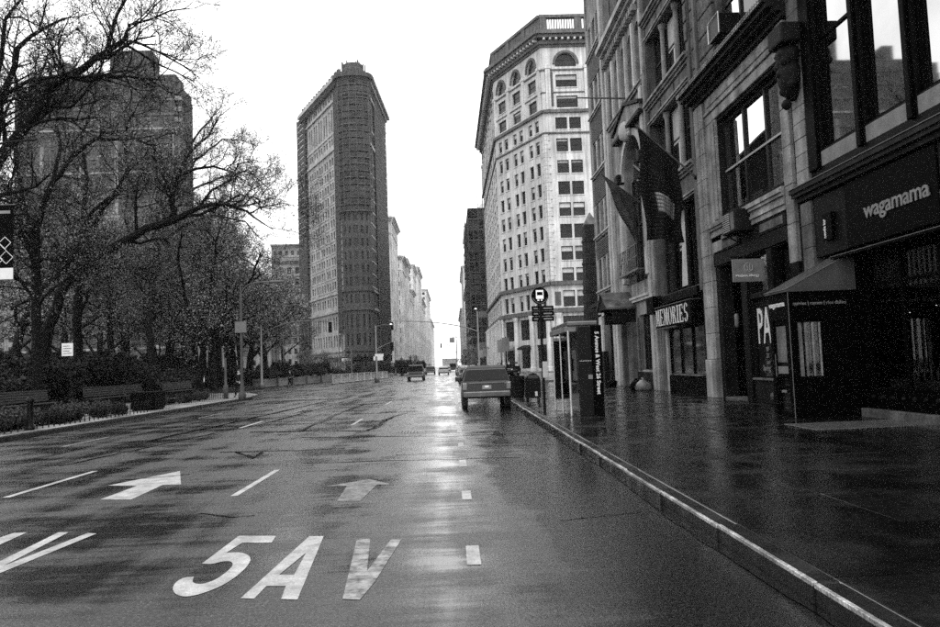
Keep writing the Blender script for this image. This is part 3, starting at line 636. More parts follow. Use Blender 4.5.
bx(r, 'pilaster', 'stone_grey', .06, .42, -.14, .1, .15, 22.4); bx(r, 'pilaster', 'stone_mid', .46, .70, -.06, .1, .15, 22.4); bx(r, 'pilaster', 'stone_mid', Wd-.40, Wd-.06, -.14, .1, 4.2, 22.4)
z = 14.0
while z < 21: bx(r, 'carved_panel', 'stone_carved', Wd-.38, Wd-.08, -.2, -.141, z, z+.7, .03); z += .78
# shop
bx(r, 'shop_fascia', 'paint_black', u(34.0), u(27.9), -.25, .1, 4.06, 4.42); bx(r, 'roller_box', 'paint_black', u(34.3), u(33.2), -.5, .1, 3.7, 4.5)
sg = thing('shop_sign', 'black signboard with tall white letters reading MEMORIES over the shop window', 'sign', (FX, 33.2, 3.0), -math.pi/2)
MB().box(0, 5.0, -.42, -.02, 0, .9).build('sign_board', 'paint_black', sg, bevel=.02); MB().box(0, 5.0, -.46, -.02, .905, .94).box(0, 3.0, -.45, -.02, -.06, -.005).build('trim', 'metal_grey', sg)
def serif_word(word, x0, y, z0, w, h, gap, material, parent):      # condensed slab letters cut as flat boards
    K, T_ = .24, .085                            # thick and thin strokes
    for ch in word:
        mb = MB(); cw = w*(.62 if ch == 'I' else 1.18 if ch == 'M' else 1.)
        def bar(a_, b_, c_, d_): mb.box(x0+a_*cw, x0+b_*cw, y-.014, y, z0+c_*h, z0+d_*h)
        def dia(a_, c_, b_, d_, t): mb.prism([(x0+(a_-t/2)*cw, y-.012, z0+c_*h), (x0+(a_+t/2)*cw, y-.012, z0+c_*h), (x0+(b_+t/2)*cw, y-.012, z0+d_*h), (x0+(b_-t/2)*cw, y-.012, z0+d_*h)], (0, .010, 0))
        def ring(cx_, cz_, rx_, rz_, t0, t1, n=18):
            for k in range(n):
                p, q = t0+(t1-t0)*k/n, t0+(t1-t0)*(k+1)/n; th = lambda t: .05+.16*abs(math.cos(t))
                f = lambda t, o: (x0+(cx_+(rx_-o*th(t)*1.15)*math.cos(t))*cw, y-.013, z0+(cz_+(rz_-o*th(t)*.45)*math.sin(t))*h); mb.prism([f(p, 0), f(q, 0), f(q, 1), f(p, 1)], (0, .011, 0))
        if ch == 'M': bar(0, .30, 0, .06); bar(.66, 1, 0, .06); bar(.09, .18, .06, 1); bar(.74, .74+.20, .06, 1); bar(0, .09, .94, 1); bar(.94, 1, .94, 1); dia(.24, 1, .50, .06, .16); dia(.70, 1, .50, .06, .07)
        elif ch == 'E': bar(.08, .08+K, 0, 1); bar(.32, .88, .93, 1); bar(.80, .88, .74, .93); bar(.32, .68, .48, .55); bar(.62, .68, .38, .48); bar(.32, .92, 0, .07); bar(.84, .92, .07, .28); bar(0, .08, .94, 1); bar(0, .08, 0, .06)
        elif ch == 'I': bar(.28, .72, .06, .94); bar(.05, .95, 0, .06); bar(.05, .95, .94, 1)
        elif ch == 'O': ring(.5, .5, .5, .52, 0, 2*math.pi, 28)
        elif ch == 'R': bar(.08, .08+K, 0, 1); bar(0, .08, 0, .06); bar(.32, .44, 0, .06); bar(0, .08, .94, 1); ring(.46, .745, .42, .255, -math.pi/2, math.pi/2, 12); bar(.32, .47, .94, 1); bar(.32, .47, .49, .55); dia(.58, .50, .86, 0, .24)
        elif ch == 'S': ring(.5, .74, .42, .28, .25, math.pi*1.5, 14); ring(.5, .26, .42, .28, -math.pi*.92, math.pi*.5, 14)
        mb.build('letter', material, parent); x0 += cw + gap
serif_word('MEMORIES', .13, -.425, .09, .50, .72, .075, 'sign_white', sg)
window(r, u(32.8), u(28.15), .92, 2.95, .06, 3, (), .07, 'paint_black', ('glass',), name='shop_window'); bx(r, 'stall_riser', 'paint_black', u(33.05), u(28.0), -.02, .3, .15, .9); bx(r, 'window_ledge', 'stone_mid', u(31.9), u(28.2), -.12, .2, .90, .97)
bx(r, 'shop_jamb', 'frame_pale', u(33.1), u(32.85), -.04, .2, .15, 3.0); bx(r, 'transom', 'paint_black', u(33.05), u(28.0), -.01, .3, 2.96, 4.05)
for i in range(14):
    x = u(32.3)+R.uniform(0, 3.9); z = R.uniform(1.1, 2.6); MB().box(x, x+R.uniform(.1, .35), .125, .135, z, z+R.uniform(.08, .4)).build('souvenir', R.choice(['sign_grey', 'stone_mid', 'stone_dark', 'stone_dark']), r)

# ---------- B4: pale arched building
r, u = row_house('arched_building', 'narrow pale stone building with tall arched window under a pediment', 34.5, 42.5)
Wd = 8.0; A0, A1 = u(39.3), u(35.2); ac_ = (A0+A1)/2
HW = [(u(41.9)+i*1.55, u(41.9)+i*1.55+.95, 15.5, 18.4) for i in range(5)]
H = [(A0, A1, 5.6, 13.2), (u(40.3), u(38.6), .15, 3.6), (u(37.6), u(35.6), 1.1, 3.9), (u(41.9), u(40.6), 1.0, 3.5)] + HW
mb = MB(); wall(mb, 0, Wd, .15, 23.5, H, 0, .6); arch_fill(mb, A0, A1, 11.3, 13.2, 0, .6)
for a_, b_, c_, d_ in HW: arch_fill(mb, a_, b_, 17.9, 18.4, 0, .4, n=6)
mb.build('wall', 'stone_grey', r); shell(r, Wd, 23.5, 16, 'stone_dark', .61)
mb = MB(); arch_band(mb, ac_, 2.05, 11.3, 1.9, .34, -.16, -.002); mb.build('arch_ring', 'stone_pale', r)
for x in (A0-.55, A1+.12): bx(r, 'column', 'stone_pale', x, x+.42, -.28, .05, 5.7, 11.2, .06); bx(r, 'capital', 'stone_dark', x-.12, x+.54, -.42, .05, 11.2, 11.75, .08)
mb = MB(); mb.prism([(A0-.7, -.3, 13.7), (A1+.7, -.3, 13.7), (A1+.7, -.3, 14.0), (ac_, -.3, 14.8), (A0-.7, -.3, 14.0)], (0, .35, 0)); pd = mb.build('pediment', 'stone_grey', r, bevel=.02)
mb = MB(); mb.prism([(A0-.85, -.42, 14.0), (A0-.85, -.42, 14.16), (ac_, -.42, 15.0), (ac_, -.42, 14.82)], (0, .45, 0)); mb.prism([(ac_, -.42, 14.82), (ac_, -.42, 15.0), (A1+.85, -.42, 14.16), (A1+.85, -.42, 14.0)], (0, .45, 0)); mb.box(A0-.85, A1+.85, -.4, .02, 13.52, 13.69); mb.build('raking_cornice', 'cornice_dark', pd)
mb = MB(); mb.lathe([(.05, 12.9), (.3, 13.1), (.35, 13.5), (.2, 13.9), (.05, 14.0)], (ac_, -.35), 10); [mb.lathe([(.02, 13.1+i*.1), (.14, 13.25+i*.1), (.02, 13.4+i*.1)], (ac_+(-.45 if i % 2 else .45), -.25), 8) for i in range(4)]; mb.build('keystone', 'stone_pale', r, smooth=True)
wa = window(r, A0+.002, A1-.002, 5.602, 11.25, .4, 4, (.28, .56, .8), .09, 'frame_dark', ('glass',)); mb = MB(); n = 12
mb.poly([(ac_-2.04*math.cos(math.pi*i/n), .5, 11.26+1.88*math.sin(math.pi*i/n)) for i in range(n+1)]); mb.build('fanlight', 'glass', r)
mb = MB(); [mb.beam((ac_, .46, 11.27), (ac_-1.98*math.cos(math.pi*i/6), .46, 11.27+1.8*math.sin(math.pi*i/6)), .07) for i in range(1, 6)]; mb.build('glazing_bar', 'frame_pale', r)
for a_, b_, c_, d_ in HW: window(r, a_+.001, b_-.001, c_+.001, d_-.001, .25, 1, (.5,), .07)
for i in range(6):
    x = u(42.15)+i*1.55; bx(r, 'colonnette', 'stone_pale', x-.07, x+.17, -.16, .01, 15.3, 18.6, .03)
moulding(r, 'string_course', 'stone_grey', .1, Wd-.1, 15.0, [(.14, .12), (.1, .2)]); moulding(r, 'cornice', 'stone_pale', .1, Wd-.1, 19.2, [(.3, .15), (.2, .35), (.3, .6), (.1, .5)])
dentils(r, 'stone_grey', .15, Wd-.15, 18.85, 19.18, .02, .3, .45, .22); moulding(r, 'roof_cornice', 'cornice_dark', 0, Wd, 23.5, [(.3, .25), (.3, .5), (.25, .75)])
for x in (.05, Wd-.5): bx(r, 'pilaster', 'stone_pale', x, x+.45, -.18, .05, .15, 14.9)
for i in range(4): bx(r, 'attic_panel', 'stone_carved', .4+i*1.85, 1.95+i*1.85, -.08, .01, 20.5, 22.9, .04)
# balcony grille
mb = MB()
for i in range(13): mb.tube([(A0+.1+i*.325, -.55, 6.1), (A0+.1+i*.325, -.55, 7.3)], .02, 4)
for z in (6.1, 6.7, 7.3): mb.tube([(A0+.1, -.55, z), (A1-.1, -.55, z)], .025, 4)
mb.tube([(A0+.1, -.55, 6.1), (A0+1.3, -.55, 7.3)], .02, 4).tube([(A0+1.6, -.55, 6.1), (A0+2.8, -.55, 7.3)], .02, 4).box(A0, A1, -.6, 0, 6.0, 6.08); mb.build('balcony', 'metal_grey', r)
# entrance with little gabled hood
mb = MB(); X0, X1 = u(40.75), u(38.2)
mb.prism([(X0, -1.5, 4.35), (X1, -1.5, 4.35), ((X0+X1)/2, -1.5, 5.2)], (0, 1.5, 0)); hd = mb.build('door_hood', 'cornice_dark', r, bevel=.02)
MB().prism([(X0-.1, -1.6, 4.3), ((X0+X1)/2, -1.6, 5.22), ((X0+X1)/2, -1.6, 5.3), (X0-.1, -1.6, 4.4)], (0, 1.6, 0)).prism([(X1+.1, -1.6, 4.3), (X1+.1, -1.6, 4.4), ((X0+X1)/2, -1.6, 5.3), ((X0+X1)/2, -1.6, 5.22)], (0, 1.6, 0)).build('hood_roof', 'stone_mid', hd)
for x in (X0+.1, X1-.3): bx(r, 'hood_bracket', 'stone_dark', x, x+.2, -1.2, 0, 3.6, 4.34, .05); bx(r, 'door_column', 'stone_mid', x, x+.2, -.3, .05, .15, 3.6, .04)
d = bx(r, 'door', 'paint_black', u(40.28), u(38.62), .35, .45, .16, 3.58); MB().box(u(40.1), u(39.5), .33, .349, 1.0, 3.2).box(u(39.4), u(38.8), .33, .349, 1.0, 3.2).build('pane', 'glass', d)
window(r, u(37.6)+.001, u(35.6)-.001, 1.101, 3.899, .2, 3, (.3, .6), .06, 'frame_dark', ('glass', 'glass', 'glass_film')); window(r, u(41.9)+.001, u(40.6)-.001, 1.001, 3.499, .2, 2, (.5,), .06)
bx(r, 'base_course', 'stone_dark', u(38.2), Wd-.5, -.1, .01, .15, 1.0); moulding(r, 'band', 'stone_pale', .5, Wd-.5, 4.6, [(.15, .15), (.12, .22)])
for i in range(5): bx(r, 'panel', 'stone_mid', u(38.0)+i*.02, u(37.7), -.06-.002*i, .01, 1.1+i*.55, 1.6+i*.55, .02)

# ---------- B5: building with ribbed spandrels
r, u = row_house('ribbed_building', 'grey building with ribbed spandrels and slender triple windows on the side street corner', 42.5, 47.6)
Wd = 5.1; Hh = 26.6; rows = [(6.1, 8.1), (9.6, 11.6), (13.6, 15.6), (17.5, 19.5), (21.4, 23.4)]
X0, X1 = u(47.1), u(43.1); w = (X1-X0)/3
H = [(X0+i*w+.12, X0+(i+1)*w-.12, a_, b_) for a_, b_ in rows for i in range(3)] + [(u(46.5), u(43.4), .15, 4.4)]
mb = MB(); wall(mb, 0, Wd, .15, Hh, H, 0, .4); mb.build('wall', 'stone_grey', r); shell(r, Wd, Hh, 16, 'stone_grey', 0)
for k, (a_, b_) in enumerate(rows):
    for i in range(3): window(r, X0+i*w+.121, X0+(i+1)*w-.121, a_+.001, b_-.001, .22, 1, (.5,), .07, 'frame_dark', ('glass',), .3 if R.random() < .3 else 0)
    moulding(r, 'sill', 'stone_pale', X0-.25, X1+.25, a_-.22, [(.1, .14), (.1, .24)])
    if k < 4:
        mb = MB(); z = b_+.12
        while z < rows[k+1][0]-.35: mb.box(X0, X1, -.07, .001, z, z+.06); z += .115
        mb.build('ribbed_spandrel', 'ribbed_metal', r)
    for i in range(4): bx(r, 'mullion', 'stone_pale', X0+i*w-.07, X0+i*w+.07, -.10, .0, a_, b_, .02)
bx(r, 'pilaster', 'stone_pale', Wd-.62, Wd-.1, -.2, .05, .15, Hh); bx(r, 'pilaster', 'stone_grey', .02, .3, -.1, .05, 5.5, Hh)
moulding(r, 'base_cornice', 'cornice_dark', -.3, Wd+.1, 4.75, [(.15, .15), (.15, .35), (.2, .55), (.08, .45)]); moulding(r, 'roof_cornice', 'cornice_dark', -.6, Wd+.05, Hh, [(.35, .3), (.3, .7), (.3, 1.1), (.15, 1.0)]); dentils(r, 'cornice_dark', -.2, Wd, Hh-.4, Hh-.02, .02, .5, .6, .28)
bx(r, 'base_panel', 'limestone', .05, u(46.55), -.12, .05, .15, 4.6, .02); bx(r, 'base_panel', 'limestone', u(43.35), Wd-.65, -.12, .05, .15, 4.6, .02); bx(r, 'base_panel', 'limestone', .05, Wd-.65, -.12, .05, 4.42, 4.74, .02)
d = MB().box(u(46.48), u(43.42), .9, 1.0, .15, 4.4).build('entrance_door', 'paint_black', r); bx(r, 'intercom', 'paint_dark', u(43.2), u(42.95), -.16, -.121, 2.0, 2.9)
bx(r, 'door_screen', 'metal_black', u(46.4), u(44.6), -.5, -.2, .15, 2.2, .03)

# ---------- flags on raking poles
def flag(label, base, tip, floor, shift, m, seed, stripe=False, span=.72):
    base, tip = Vector(base), Vector(tip); t = thing('flag', label, 'flag', base, 0); d = tip-base
    MB().tube([(0, 0, 0), tuple(d)], [.045, .025], 7).lathe([(.02, -.04), (.06, 0), (.02, .06)], (d.x, d.y), 8).build('flagpole', 'metal_grey', t)
    MB().tube([(-.02, 0, .02), tuple(d*.06)], .09, 8).build('socket', 'metal_black', t)
    rr = random.Random(seed); mb = MB(); n, k = 22, 26; g = []
    ph = [rr.uniform(0, 6) for _ in range(4)]
    for j in range(k+1):
        row = []; v_ = j/k
        for i in range(n+1):
            s_ = i/n; top = d*(.97 - span*s_) ; fold = (.10*math.sin(7*s_+ph[0]) + .06*math.sin(13*s_+ph[1]+2*v_) + .03*math.sin(23*s_+ph[2]))*min(1, v_*2.2)
            pull = Vector(shift)*v_*(1-s_*.8)
            p = top + pull + Vector((0, fold*1.6, -((top.z-floor)*v_ + .08*v_*math.sin(5*s_+ph[3])))) + Vector((.06*math.sin(9*v_+4*s_), 0, 0)); row.append(tuple(p))
        g.append(row)
    for j in range(k):
        for i in range(n):
            mi = 1 if stripe and (.52 < j/k < .70) and (.30 < i/n < .80) else 0
            mb.poly([g[j][i], g[j][i+1], g[j+1][i+1], g[j+1][i]], mi)
    c = mb.build('cloth', [m, 'sign_grey'], t, smooth=True); sm = c.modifiers.new('solid', 'SOLIDIFY'); sm.thickness = .006
    return t
flag('large black flag with a pale block hanging over the souvenir shop', (FX-.02, 27.6, 8.45), (7.35, 27.5, 10.65), -2.35, (.12, -.1, 0), 'cloth_dark', 3, True, .66)
flag('mottled grey flag drooping in front of the arched building', (FX-.02, 35.4, 9.15), (7.45, 34.6, 10.6), -2.0, (1.5, 0, 0), 'cloth_mid', 8)
t = thing('bracket_pole', 'thin bare pole projecting across the facades above the arched window', 'pole', (FX, 37.6, 15.35), 0)
MB().tube([(0, 0, 0), (-2.75, .1, .15)], [.05, .035], 6).build('rod', 'metal_grey', t); MB().tube([(-.3, 0, -.02), (0, 0, 1.6)], .015, 4).build('stay', 'metal_grey', t)

# ================================================================== MIDDLE DISTANCE: corner block, wedge tower, obelisk
def face(root, p, q, z=0):                          # child frame along a facade from p to q (q to the right as seen from outside)
    p, q = Vector(p), Vector(q); d = q-p
    return p, d.length, math.atan2(d.y, d.x)
# ---------- corner office block: three visible faces
cb = thing('corner_office_block', 'pale limestone corner office block with arched top floors and dark cornice', 'building', (17, 122, 0))
O_ = Vector((17, 122))
FACES = {'right': ((17, 122), (47, 122)), 'left': ((9.8, 137), (17, 122)), 'avenue': ((9.5, 185), (9.8, 137))}
ROWS = [(37.1, 39.4), (33.4, 35.65), (29.7, 32.0), (26.05, 28.4), (22.3, 24.7), (18.6, 20.95), (15.05, 17.3)]
def frame_of(name):
    p, q = FACES[name]; d = Vector(q)-Vector(p); return Vector(p)-O_, d.length, math.atan2(d.y, d.x)
def add(mb, name, m, fr, bevel=0): return mb.build(name, m, cb, (fr[0].x, fr[0].y, 0), fr[2], bevel=bevel)
def add_s(*a_): return tag(add(*a_), kind='stuff')
def cwin(fr, x0, z0, w, h, y, k):
    o = far_window(cb, 0, 0, w, h, 0, k); c, s_ = math.cos(fr[2]), math.sin(fr[2]); o.location = (fr[0].x + x0*c - y*s_, fr[0].y + x0*s_ + y*c, z0); o.rotation_euler.z = fr[2]; return o
for nm in FACES:
    fr = frame_of(nm); Lf = fr[1]; holes = []; wl = 'limestone'
    if nm == 'left': bays = [(.95, 4.5), (6.3, 9.75), (11.65, 15.05)]
    elif nm == 'right': bays = [(2.0, 6.35), (9.0, 13.2), (15.4, 19.6), (22, 26)]
    else: bays = [(1.5+i*5.2, 4.6+i*5.2) for i in range(9)]
    g = .9 if nm == 'left' else .36
    for a_, b_ in bays:
        m_ = (a_+b_)/2
        prs = [(a_, m_-g/2), (m_+g/2, b_)] if nm != 'avenue' else [(a_, b_)]
        for x0, x1 in prs:
            for z0, z1 in ROWS + [(41.0, 43.05), (10.75, 13.5)]: holes.append((x0, x1, z0, z1, 'w'))
        q = .35
        holes.append((a_+q, b_-q, 51.9, 54.3, 'a')); holes.append((a_+q, b_-q, 48.3, 50.5, 'w')); holes.append((a_+q, b_-q, 44.7, 46.8, 'w'))
        holes.append((a_-.2, b_+.2, 5.6, 9.2, 'w')); holes.append((a_-.2, b_+.2, .6, 4.6, 'w'))
    mb = MB(); wall(mb, 0, Lf, .15, 57.0, holes, 0, .45)
    for h in holes:
        if h[4] == 'a': arch_fill(mb, h[0], h[1], 51.95+.4, 54.3, 0, .45, n=8)
    add(mb, 'wall', wl, fr)
    for h in holes:
        cwin(fr, h[0]+.001, h[2]+.001, h[1]-h[0]-.002, h[3]-h[2]-.002, .28, R.choice([0, 0, 1, 2, 2]) if h[4] == 'w' and h[2] > 10 else 0)
    mb = MB()
    for z, hh, p in ((14.4, .5, .5), (14.95, .12, .25), (9.8, .7, .5), (43.8, .5, .45), (40.2, .28, .22), (47.3, .2, .12), (51.2, .25, .18)): mb.box(-.05, Lf+.05, -p, .1, z, z+hh)
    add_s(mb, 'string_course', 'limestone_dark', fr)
    mb = MB()
    for h in holes:
        if h[4] == 'w' and (h[2] > 10): mb.box(h[0]-.06, h[1]+.06, -.10, .02, h[2]-.16, h[2]-.003)
    add_s(mb, 'window_sills', 'limestone', fr)
    mb = MB()
    for z, hh, p in ((55.3, .4, .25), (55.7, .5, .6), (56.6, .45, 1.3), (57.1, .5, 1.7), (57.6, .3, 1.5)): mb.box(-p*.5, Lf+p*.5, -p, .4, z, z+hh-.004)
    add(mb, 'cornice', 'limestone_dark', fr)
    mb = MB(); x = .3
    while x < Lf-.3: mb.box(x, x+.35, -1.25, -.55, 56.22, 56.58); x += 1.05
    add_s(mb, 'cornice_brackets', 'limestone', fr)
    mb = MB(); x = 0
    step = Lf/max(1, round(Lf/5.5)); k = 0
    while x < Lf-.5:
        mb.box(x, x+1.1, -.35, .5, 57.9, 60.9)
        if nm == 'right' and k in (0, 1):
            for i in range(11): mb.box(x+1.15+i*(step-1.2)/11, x+1.15+i*(step-1.2)/11+.16, -.1, .15, 58.3, 60.3)
        else: mb.box(x+1.1, x+step, -.15, .3, 57.9, 60.4)
        x += step; k += 1
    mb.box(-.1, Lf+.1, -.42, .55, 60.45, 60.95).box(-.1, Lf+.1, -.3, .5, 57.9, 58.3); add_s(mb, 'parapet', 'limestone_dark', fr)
    mb = MB()
    for a_, b_ in bays: arch_band(mb, (a_+b_)/2, (b_-a_)/2-.34, 52.35, 1.95, .42, -.2, -.002, n=10)
    add_s(mb, 'arch_ring', 'limestone_dark', fr)
    mb = MB(); edges = [0, *[v for b_ in bays for v in b_], Lf]
    for i in range(len(bays)+1):
        a_ = bays[i-1][1] if i else 0; b_ = bays[i][0] if i < len(bays) else Lf; c_ = (a_+b_)/2; w = min(.9, (b_-a_)*.4)
        mb.box(c_-w/2, c_+w/2, -.3, .05, 44.4, 52.2); mb.box(c_-w/2-.12, c_+w/2+.12, -.38, .05, 51.5, 51.9)
    add_s(mb, 'pilaster', 'limestone', fr)
    for i in range(len(bays)+1):
        a_ = bays[i-1][1]+.2 if i else .2; b_ = bays[i][0]-.2 if i < len(bays) else Lf-.2; c_ = (a_+b_)/2; rr = min(.5, (b_-a_)*.35)
        add(MB().lathe([(rr*1.2, .15), (rr*1.2, .7), (rr, .9), (rr*.88, 8.8), (rr*1.15, 9.3), (rr*1.25, 9.7)], (c_, -.35), 12), 'column', 'limestone', fr)
for i in range(36):                                 # quoins up the near corner
    z = 15.3+i*.72; w = .95 if i % 2 else .6
    if z < 40: add(MB().box(0.0, w, -.12, .02, z+.02, z+.7), 'quoin', 'limestone', frame_of('right')); fr = frame_of('left'); add(MB().box(fr[1]-w, fr[1]-.004, -.12, .02, z+.02, z+.7), 'quoin', 'limestone', fr)
fr = frame_of('right'); add(MB().box(.6, 1.9, -.06, .01, 45, 51).box(.6, 1.6, -.06, .01, 11, 13.3), 'corner_panel', 'limestone_dark', fr)
mb = MB(); P_ = [(17, 122), (47, 122), (47, 185), (9.5, 185), (9.8, 137)]
mb.poly([(x-17, y-122, 57.05) for x, y in P_]); mb.poly([(30, 0, 0), (30, 63, 0), (30, 63, 57), (30, 0, 57)]); mb.poly([(30, 63, 0), (-7.5, 63, 0), (-7.5, 63, 57), (30, 63, 57)])
mb.build('roof', 'limestone_dark', cb)
for nm in ('left', 'right'):
    fr = frame_of(nm)
    for i in range(2): add(MB().prism([(1.2+i*6, -.3, 4.7), (1.2+i*6, -1.5, 4.2), (1.2+i*6, -1.5, 3.9), (1.2+i*6, -.3, 3.9)], (3.6, 0, 0)), 'awning', 'cloth_dark' if i else 'sign_grey', fr)
# ---------- wedge-shaped tower with rounded prow
fi = thing('wedge_tower', 'tall wedge shaped stone tower with rounded prow, partly scaffolded', 'building', (-26, 209, 0))
O2 = Vector((-26, 209))
def f2(p, q): p, q = Vector(p), Vector(q); d = q-p; return p-O2, d.length, math.atan2(d.y, d.x)
LW, RW = ((-47.2, 243.5), (-30.2, 210.6)), ((-21.9, 210.6), (-20.2, 246))
arc = [(-26.05 - 4.15*math.cos(math.pi*i/7), 210.6 - 2.6*math.sin(math.pi*i/7)) for i in range(8)]
def put(mb, name, m, fr): return mb.build(name, m, fi, (fr[0].x, fr[0].y, 0), fr[2])
def put_s(*a_): return tag(put(*a_), kind='stuff')
def fwin(fr, x0, z0, w, h, y, k, gl='glass_far'):
    o = far_window(fi, 0, 0, w, h, 0, k, glass=gl); c, s_ = math.cos(fr[2]), math.sin(fr[2]); o.location = (fr[0].x + x0*c - y*s_, fr[0].y + x0*s_ + y*c, z0); o.rotation_euler.z = fr[2]
FZ = [(2.2, 5.6), (8.2, 11.6), (13.2, 17.0), (20.2, 22.7)] + [(25.3+i*3.72, 27.6+i*3.72) for i in range(11)] + [(68.6, 70.6), (72.6, 79.4), (82.4, 84.0)]
fr = f2(*LW); Lf = fr[1]; nb = 7; bw = (Lf-1.6)/nb; holes = []
for i in range(nb):
    for s_ in (0, 1):
        x0 = .8+i*bw+.55+s_*(bw*.42); holes += [(x0, x0+bw*.29, a_, b_) for a_, b_ in FZ]
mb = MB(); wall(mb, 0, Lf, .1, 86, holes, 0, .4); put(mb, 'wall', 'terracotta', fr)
for h in holes: fwin(fr, h[0], h[2], h[1]-h[0], h[3]-h[2], .3, R.choice([0, 0, 0, 1, 2]))
def bands(fr, Lf, e=0., sills=True):
    mb = MB()
    for z, hh, p in ((6.6, .6, .4), (18.2, .7, .5), (23.6, .5, .4), (66.5, .8, .5), (71.5, .5, .3), (80.8, .6, .6), (84.8, .8, 1.0), (85.6, .9, 1.9), (86.5, .6, 1.6)): mb.box(-e-p*.2, Lf+e+p*.2, -p, .2, z, z+hh)
    for i in range(11 if sills else 0): mb.box(0, Lf, -.12, .02, 24.75+i*3.72, 25.1+i*3.72)
    put_s(mb, 'string_course', 'terracotta' if sills else 'terracotta_dark', fr)
bands(fr, Lf)
mb = MB(); [mb.box(.8+i*bw-.2, .8+i*bw+.25, -.25, .02, 24.2, 80.7) for i in range(nb+1)]; put(mb, 'pier', 'terracotta', fr)
mb = MB(); x = .4
while x < Lf: mb.box(x, x+.5, -1.5, -.4, 84.1, 85.5); x += 1.3
put_s(mb, 'cornice_brackets', 'terracotta_dark', fr)
mb = MB(); x = .4
while x < Lf: mb.box(x, x+1.3, -.6, .3, 87.1, 88.7+.3*R.random()); x += 2.6
mb.box(0, Lf, -.3, .1, 87.1, 87.7); put_s(mb, 'parapet', 'terracotta_dark', fr)
for i in range(7):
    fr = f2(arc[i], arc[i+1]); Lf = fr[1]; hs = []
    if i in (1, 2, 3, 4, 5):
        w = Lf*(.62 if i == 3 else .40); hs = [((Lf-w)/2, (Lf+w)/2, a_, b_) for a_, b_ in FZ if b_ < 60]
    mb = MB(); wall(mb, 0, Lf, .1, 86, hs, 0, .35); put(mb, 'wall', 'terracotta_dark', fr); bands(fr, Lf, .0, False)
    for h in hs: fwin(fr, h[0], h[2], h[1]-h[0], h[3]-h[2], .25, 0)
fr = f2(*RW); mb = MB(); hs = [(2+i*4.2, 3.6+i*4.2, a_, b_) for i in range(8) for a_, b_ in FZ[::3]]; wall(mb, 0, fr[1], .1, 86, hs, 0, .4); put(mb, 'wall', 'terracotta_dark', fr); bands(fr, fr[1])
for h in hs: fwin(fr, h[0], h[2], h[1]-h[0], h[3]-h[2], .3, 0)
mb = MB(); P_ = [LW[0], *arc, RW[1]]; mb.poly([(x+26, y-209, 86.5) for x, y in P_]); mb.poly([(LW[0][0]+26, LW[0][1]-209, 0), (RW[1][0]+26, RW[1][1]-209, 0), (RW[1][0]+26, RW[1][1]-209, 86.5), (LW[0][0]+26, LW[0][1]-209, 86.5)]); mb.build('roof', 'terracotta_dark', fi)
mb = MB(); mb.lathe([(3.4, 86.5), (3.4, 89.4), (3.0, 89.8), (3.0, 91.0), (2.6, 91.3)], (-.3, 4.0), 12)
for i in range(14): mb.box(-3.4+i*.5, -3.4+i*.5+R.uniform(.2, .5), 2.5+R.uniform(-1.2, 1.0), 4, 88, 91.0+R.random()*1.4)
mb.build('roof_pavilion', 'terracotta_dark', fi)
for i in range(6): mb = MB(); c = 3 + i*4.3; d = Vector((-17, 33)).normalized(); q = Vector((-30.2, 210.6))-O2+d*c+Vector((1.5, 0)); mb.tube([(q.x, q.y, 86.4), (q.x, q.y, 90.6+R.random())], .09, 4); mb.tube([(q.x-3.2, q.y, 89.5), (q.x+1.0, q.y, 89.5)], .08, 4); mb.build('roof_outrigger', 'scaffold_steel', fi)
# ---------- scaffolds on the tower: decks, standards, nets
def scaffold(label, pts, z0, z1, step, net=False, depth=1.6, lift=0):
    o0 = Vector((*pts[0], 0)); t = thing('scaffold', label, 'scaffold', o0, 0, 'scaffolds on the wedge tower')
    outer = []; n = len(pts)
    for i, p in enumerate(pts):
        a_, b_ = Vector(pts[max(i-1, 0)]), Vector(pts[min(i+1, n-1)]); d = (b_-a_).normalized(); outer.append(Vector(p)+Vector((d.y, -d.x))*depth)
    L3 = lambda p, z: (p[0]-o0.x, p[1]-o0.y, z)
    z = z0
    while z < z1:
        mb = MB()
        for i in range(n-1):
            pi, pj = Vector(pts[i]), Vector(pts[i+1]); mb.prism([L3(pi, z), L3(pj, z), L3(pj.lerp(outer[i+1], .93), z), L3(pi.lerp(outer[i], .93), z)], (0, 0, .16))
        mb.build('deck', 'deck_board', t); z += step
    for i in range(n):
        for p in (outer[i], Vector(pts[i])) if n < 4 else (outer[i],): MB().beam(L3(p, max(0.03, z0-lift)), L3(p, z1+1.2), .16).build('standard', 'scaffold_steel', t)
    mb = MB(); z = z0
    while z < z1:
        for i in range(n-1):
            mb.beam(L3(outer[i], z+1.05), L3(outer[i+1], z+1.05), .10); 
            if int(z/step) % 2 == i % 2: mb.beam(L3(outer[i], z), L3(outer[i+1], z+step), .08)
        z += step
    mb.build('guard_rail', 'scaffold_steel', t)
    if net:
        mb = MB(); z = z0
        while z < z1-step*.5:
            for i in range(n-1):
                if net == 2 or R.random() < .75: q0, q1 = L3(outer[i], z+.15), L3(outer[i+1], z+.15); h = step*(.93 if net == 2 else R.uniform(.5, .8)); mb.poly([q0, q1, (q1[0], q1[1], q1[2]+h), (q0[0], q0[1], q0[2]+h)])
            z += step
        tag(mb.build('debris_net', 'net', t), kind='stuff')
    return t
d = Vector((-17, 33)).normalized()
scaffold('scaffold wrapping the upper half of the tower prow', arc, 46.5, 86, 1.95, 1, .9, 0)
lc = Vector(LW[0]); scaffold('tall scaffold covering the far left edge of the tower', [tuple(lc + d*4.6), tuple(lc - d*4.5)], 2.0, 86, 1.95, 2, .9, 2)
scaffold('narrow netted scaffold strip where the bright side meets the prow', [tuple(Vector(LW[1]) + d*3.4), tuple(Vector(LW[1]) + d*.2)], 12, 85, 1.95, 2, .7, 12)
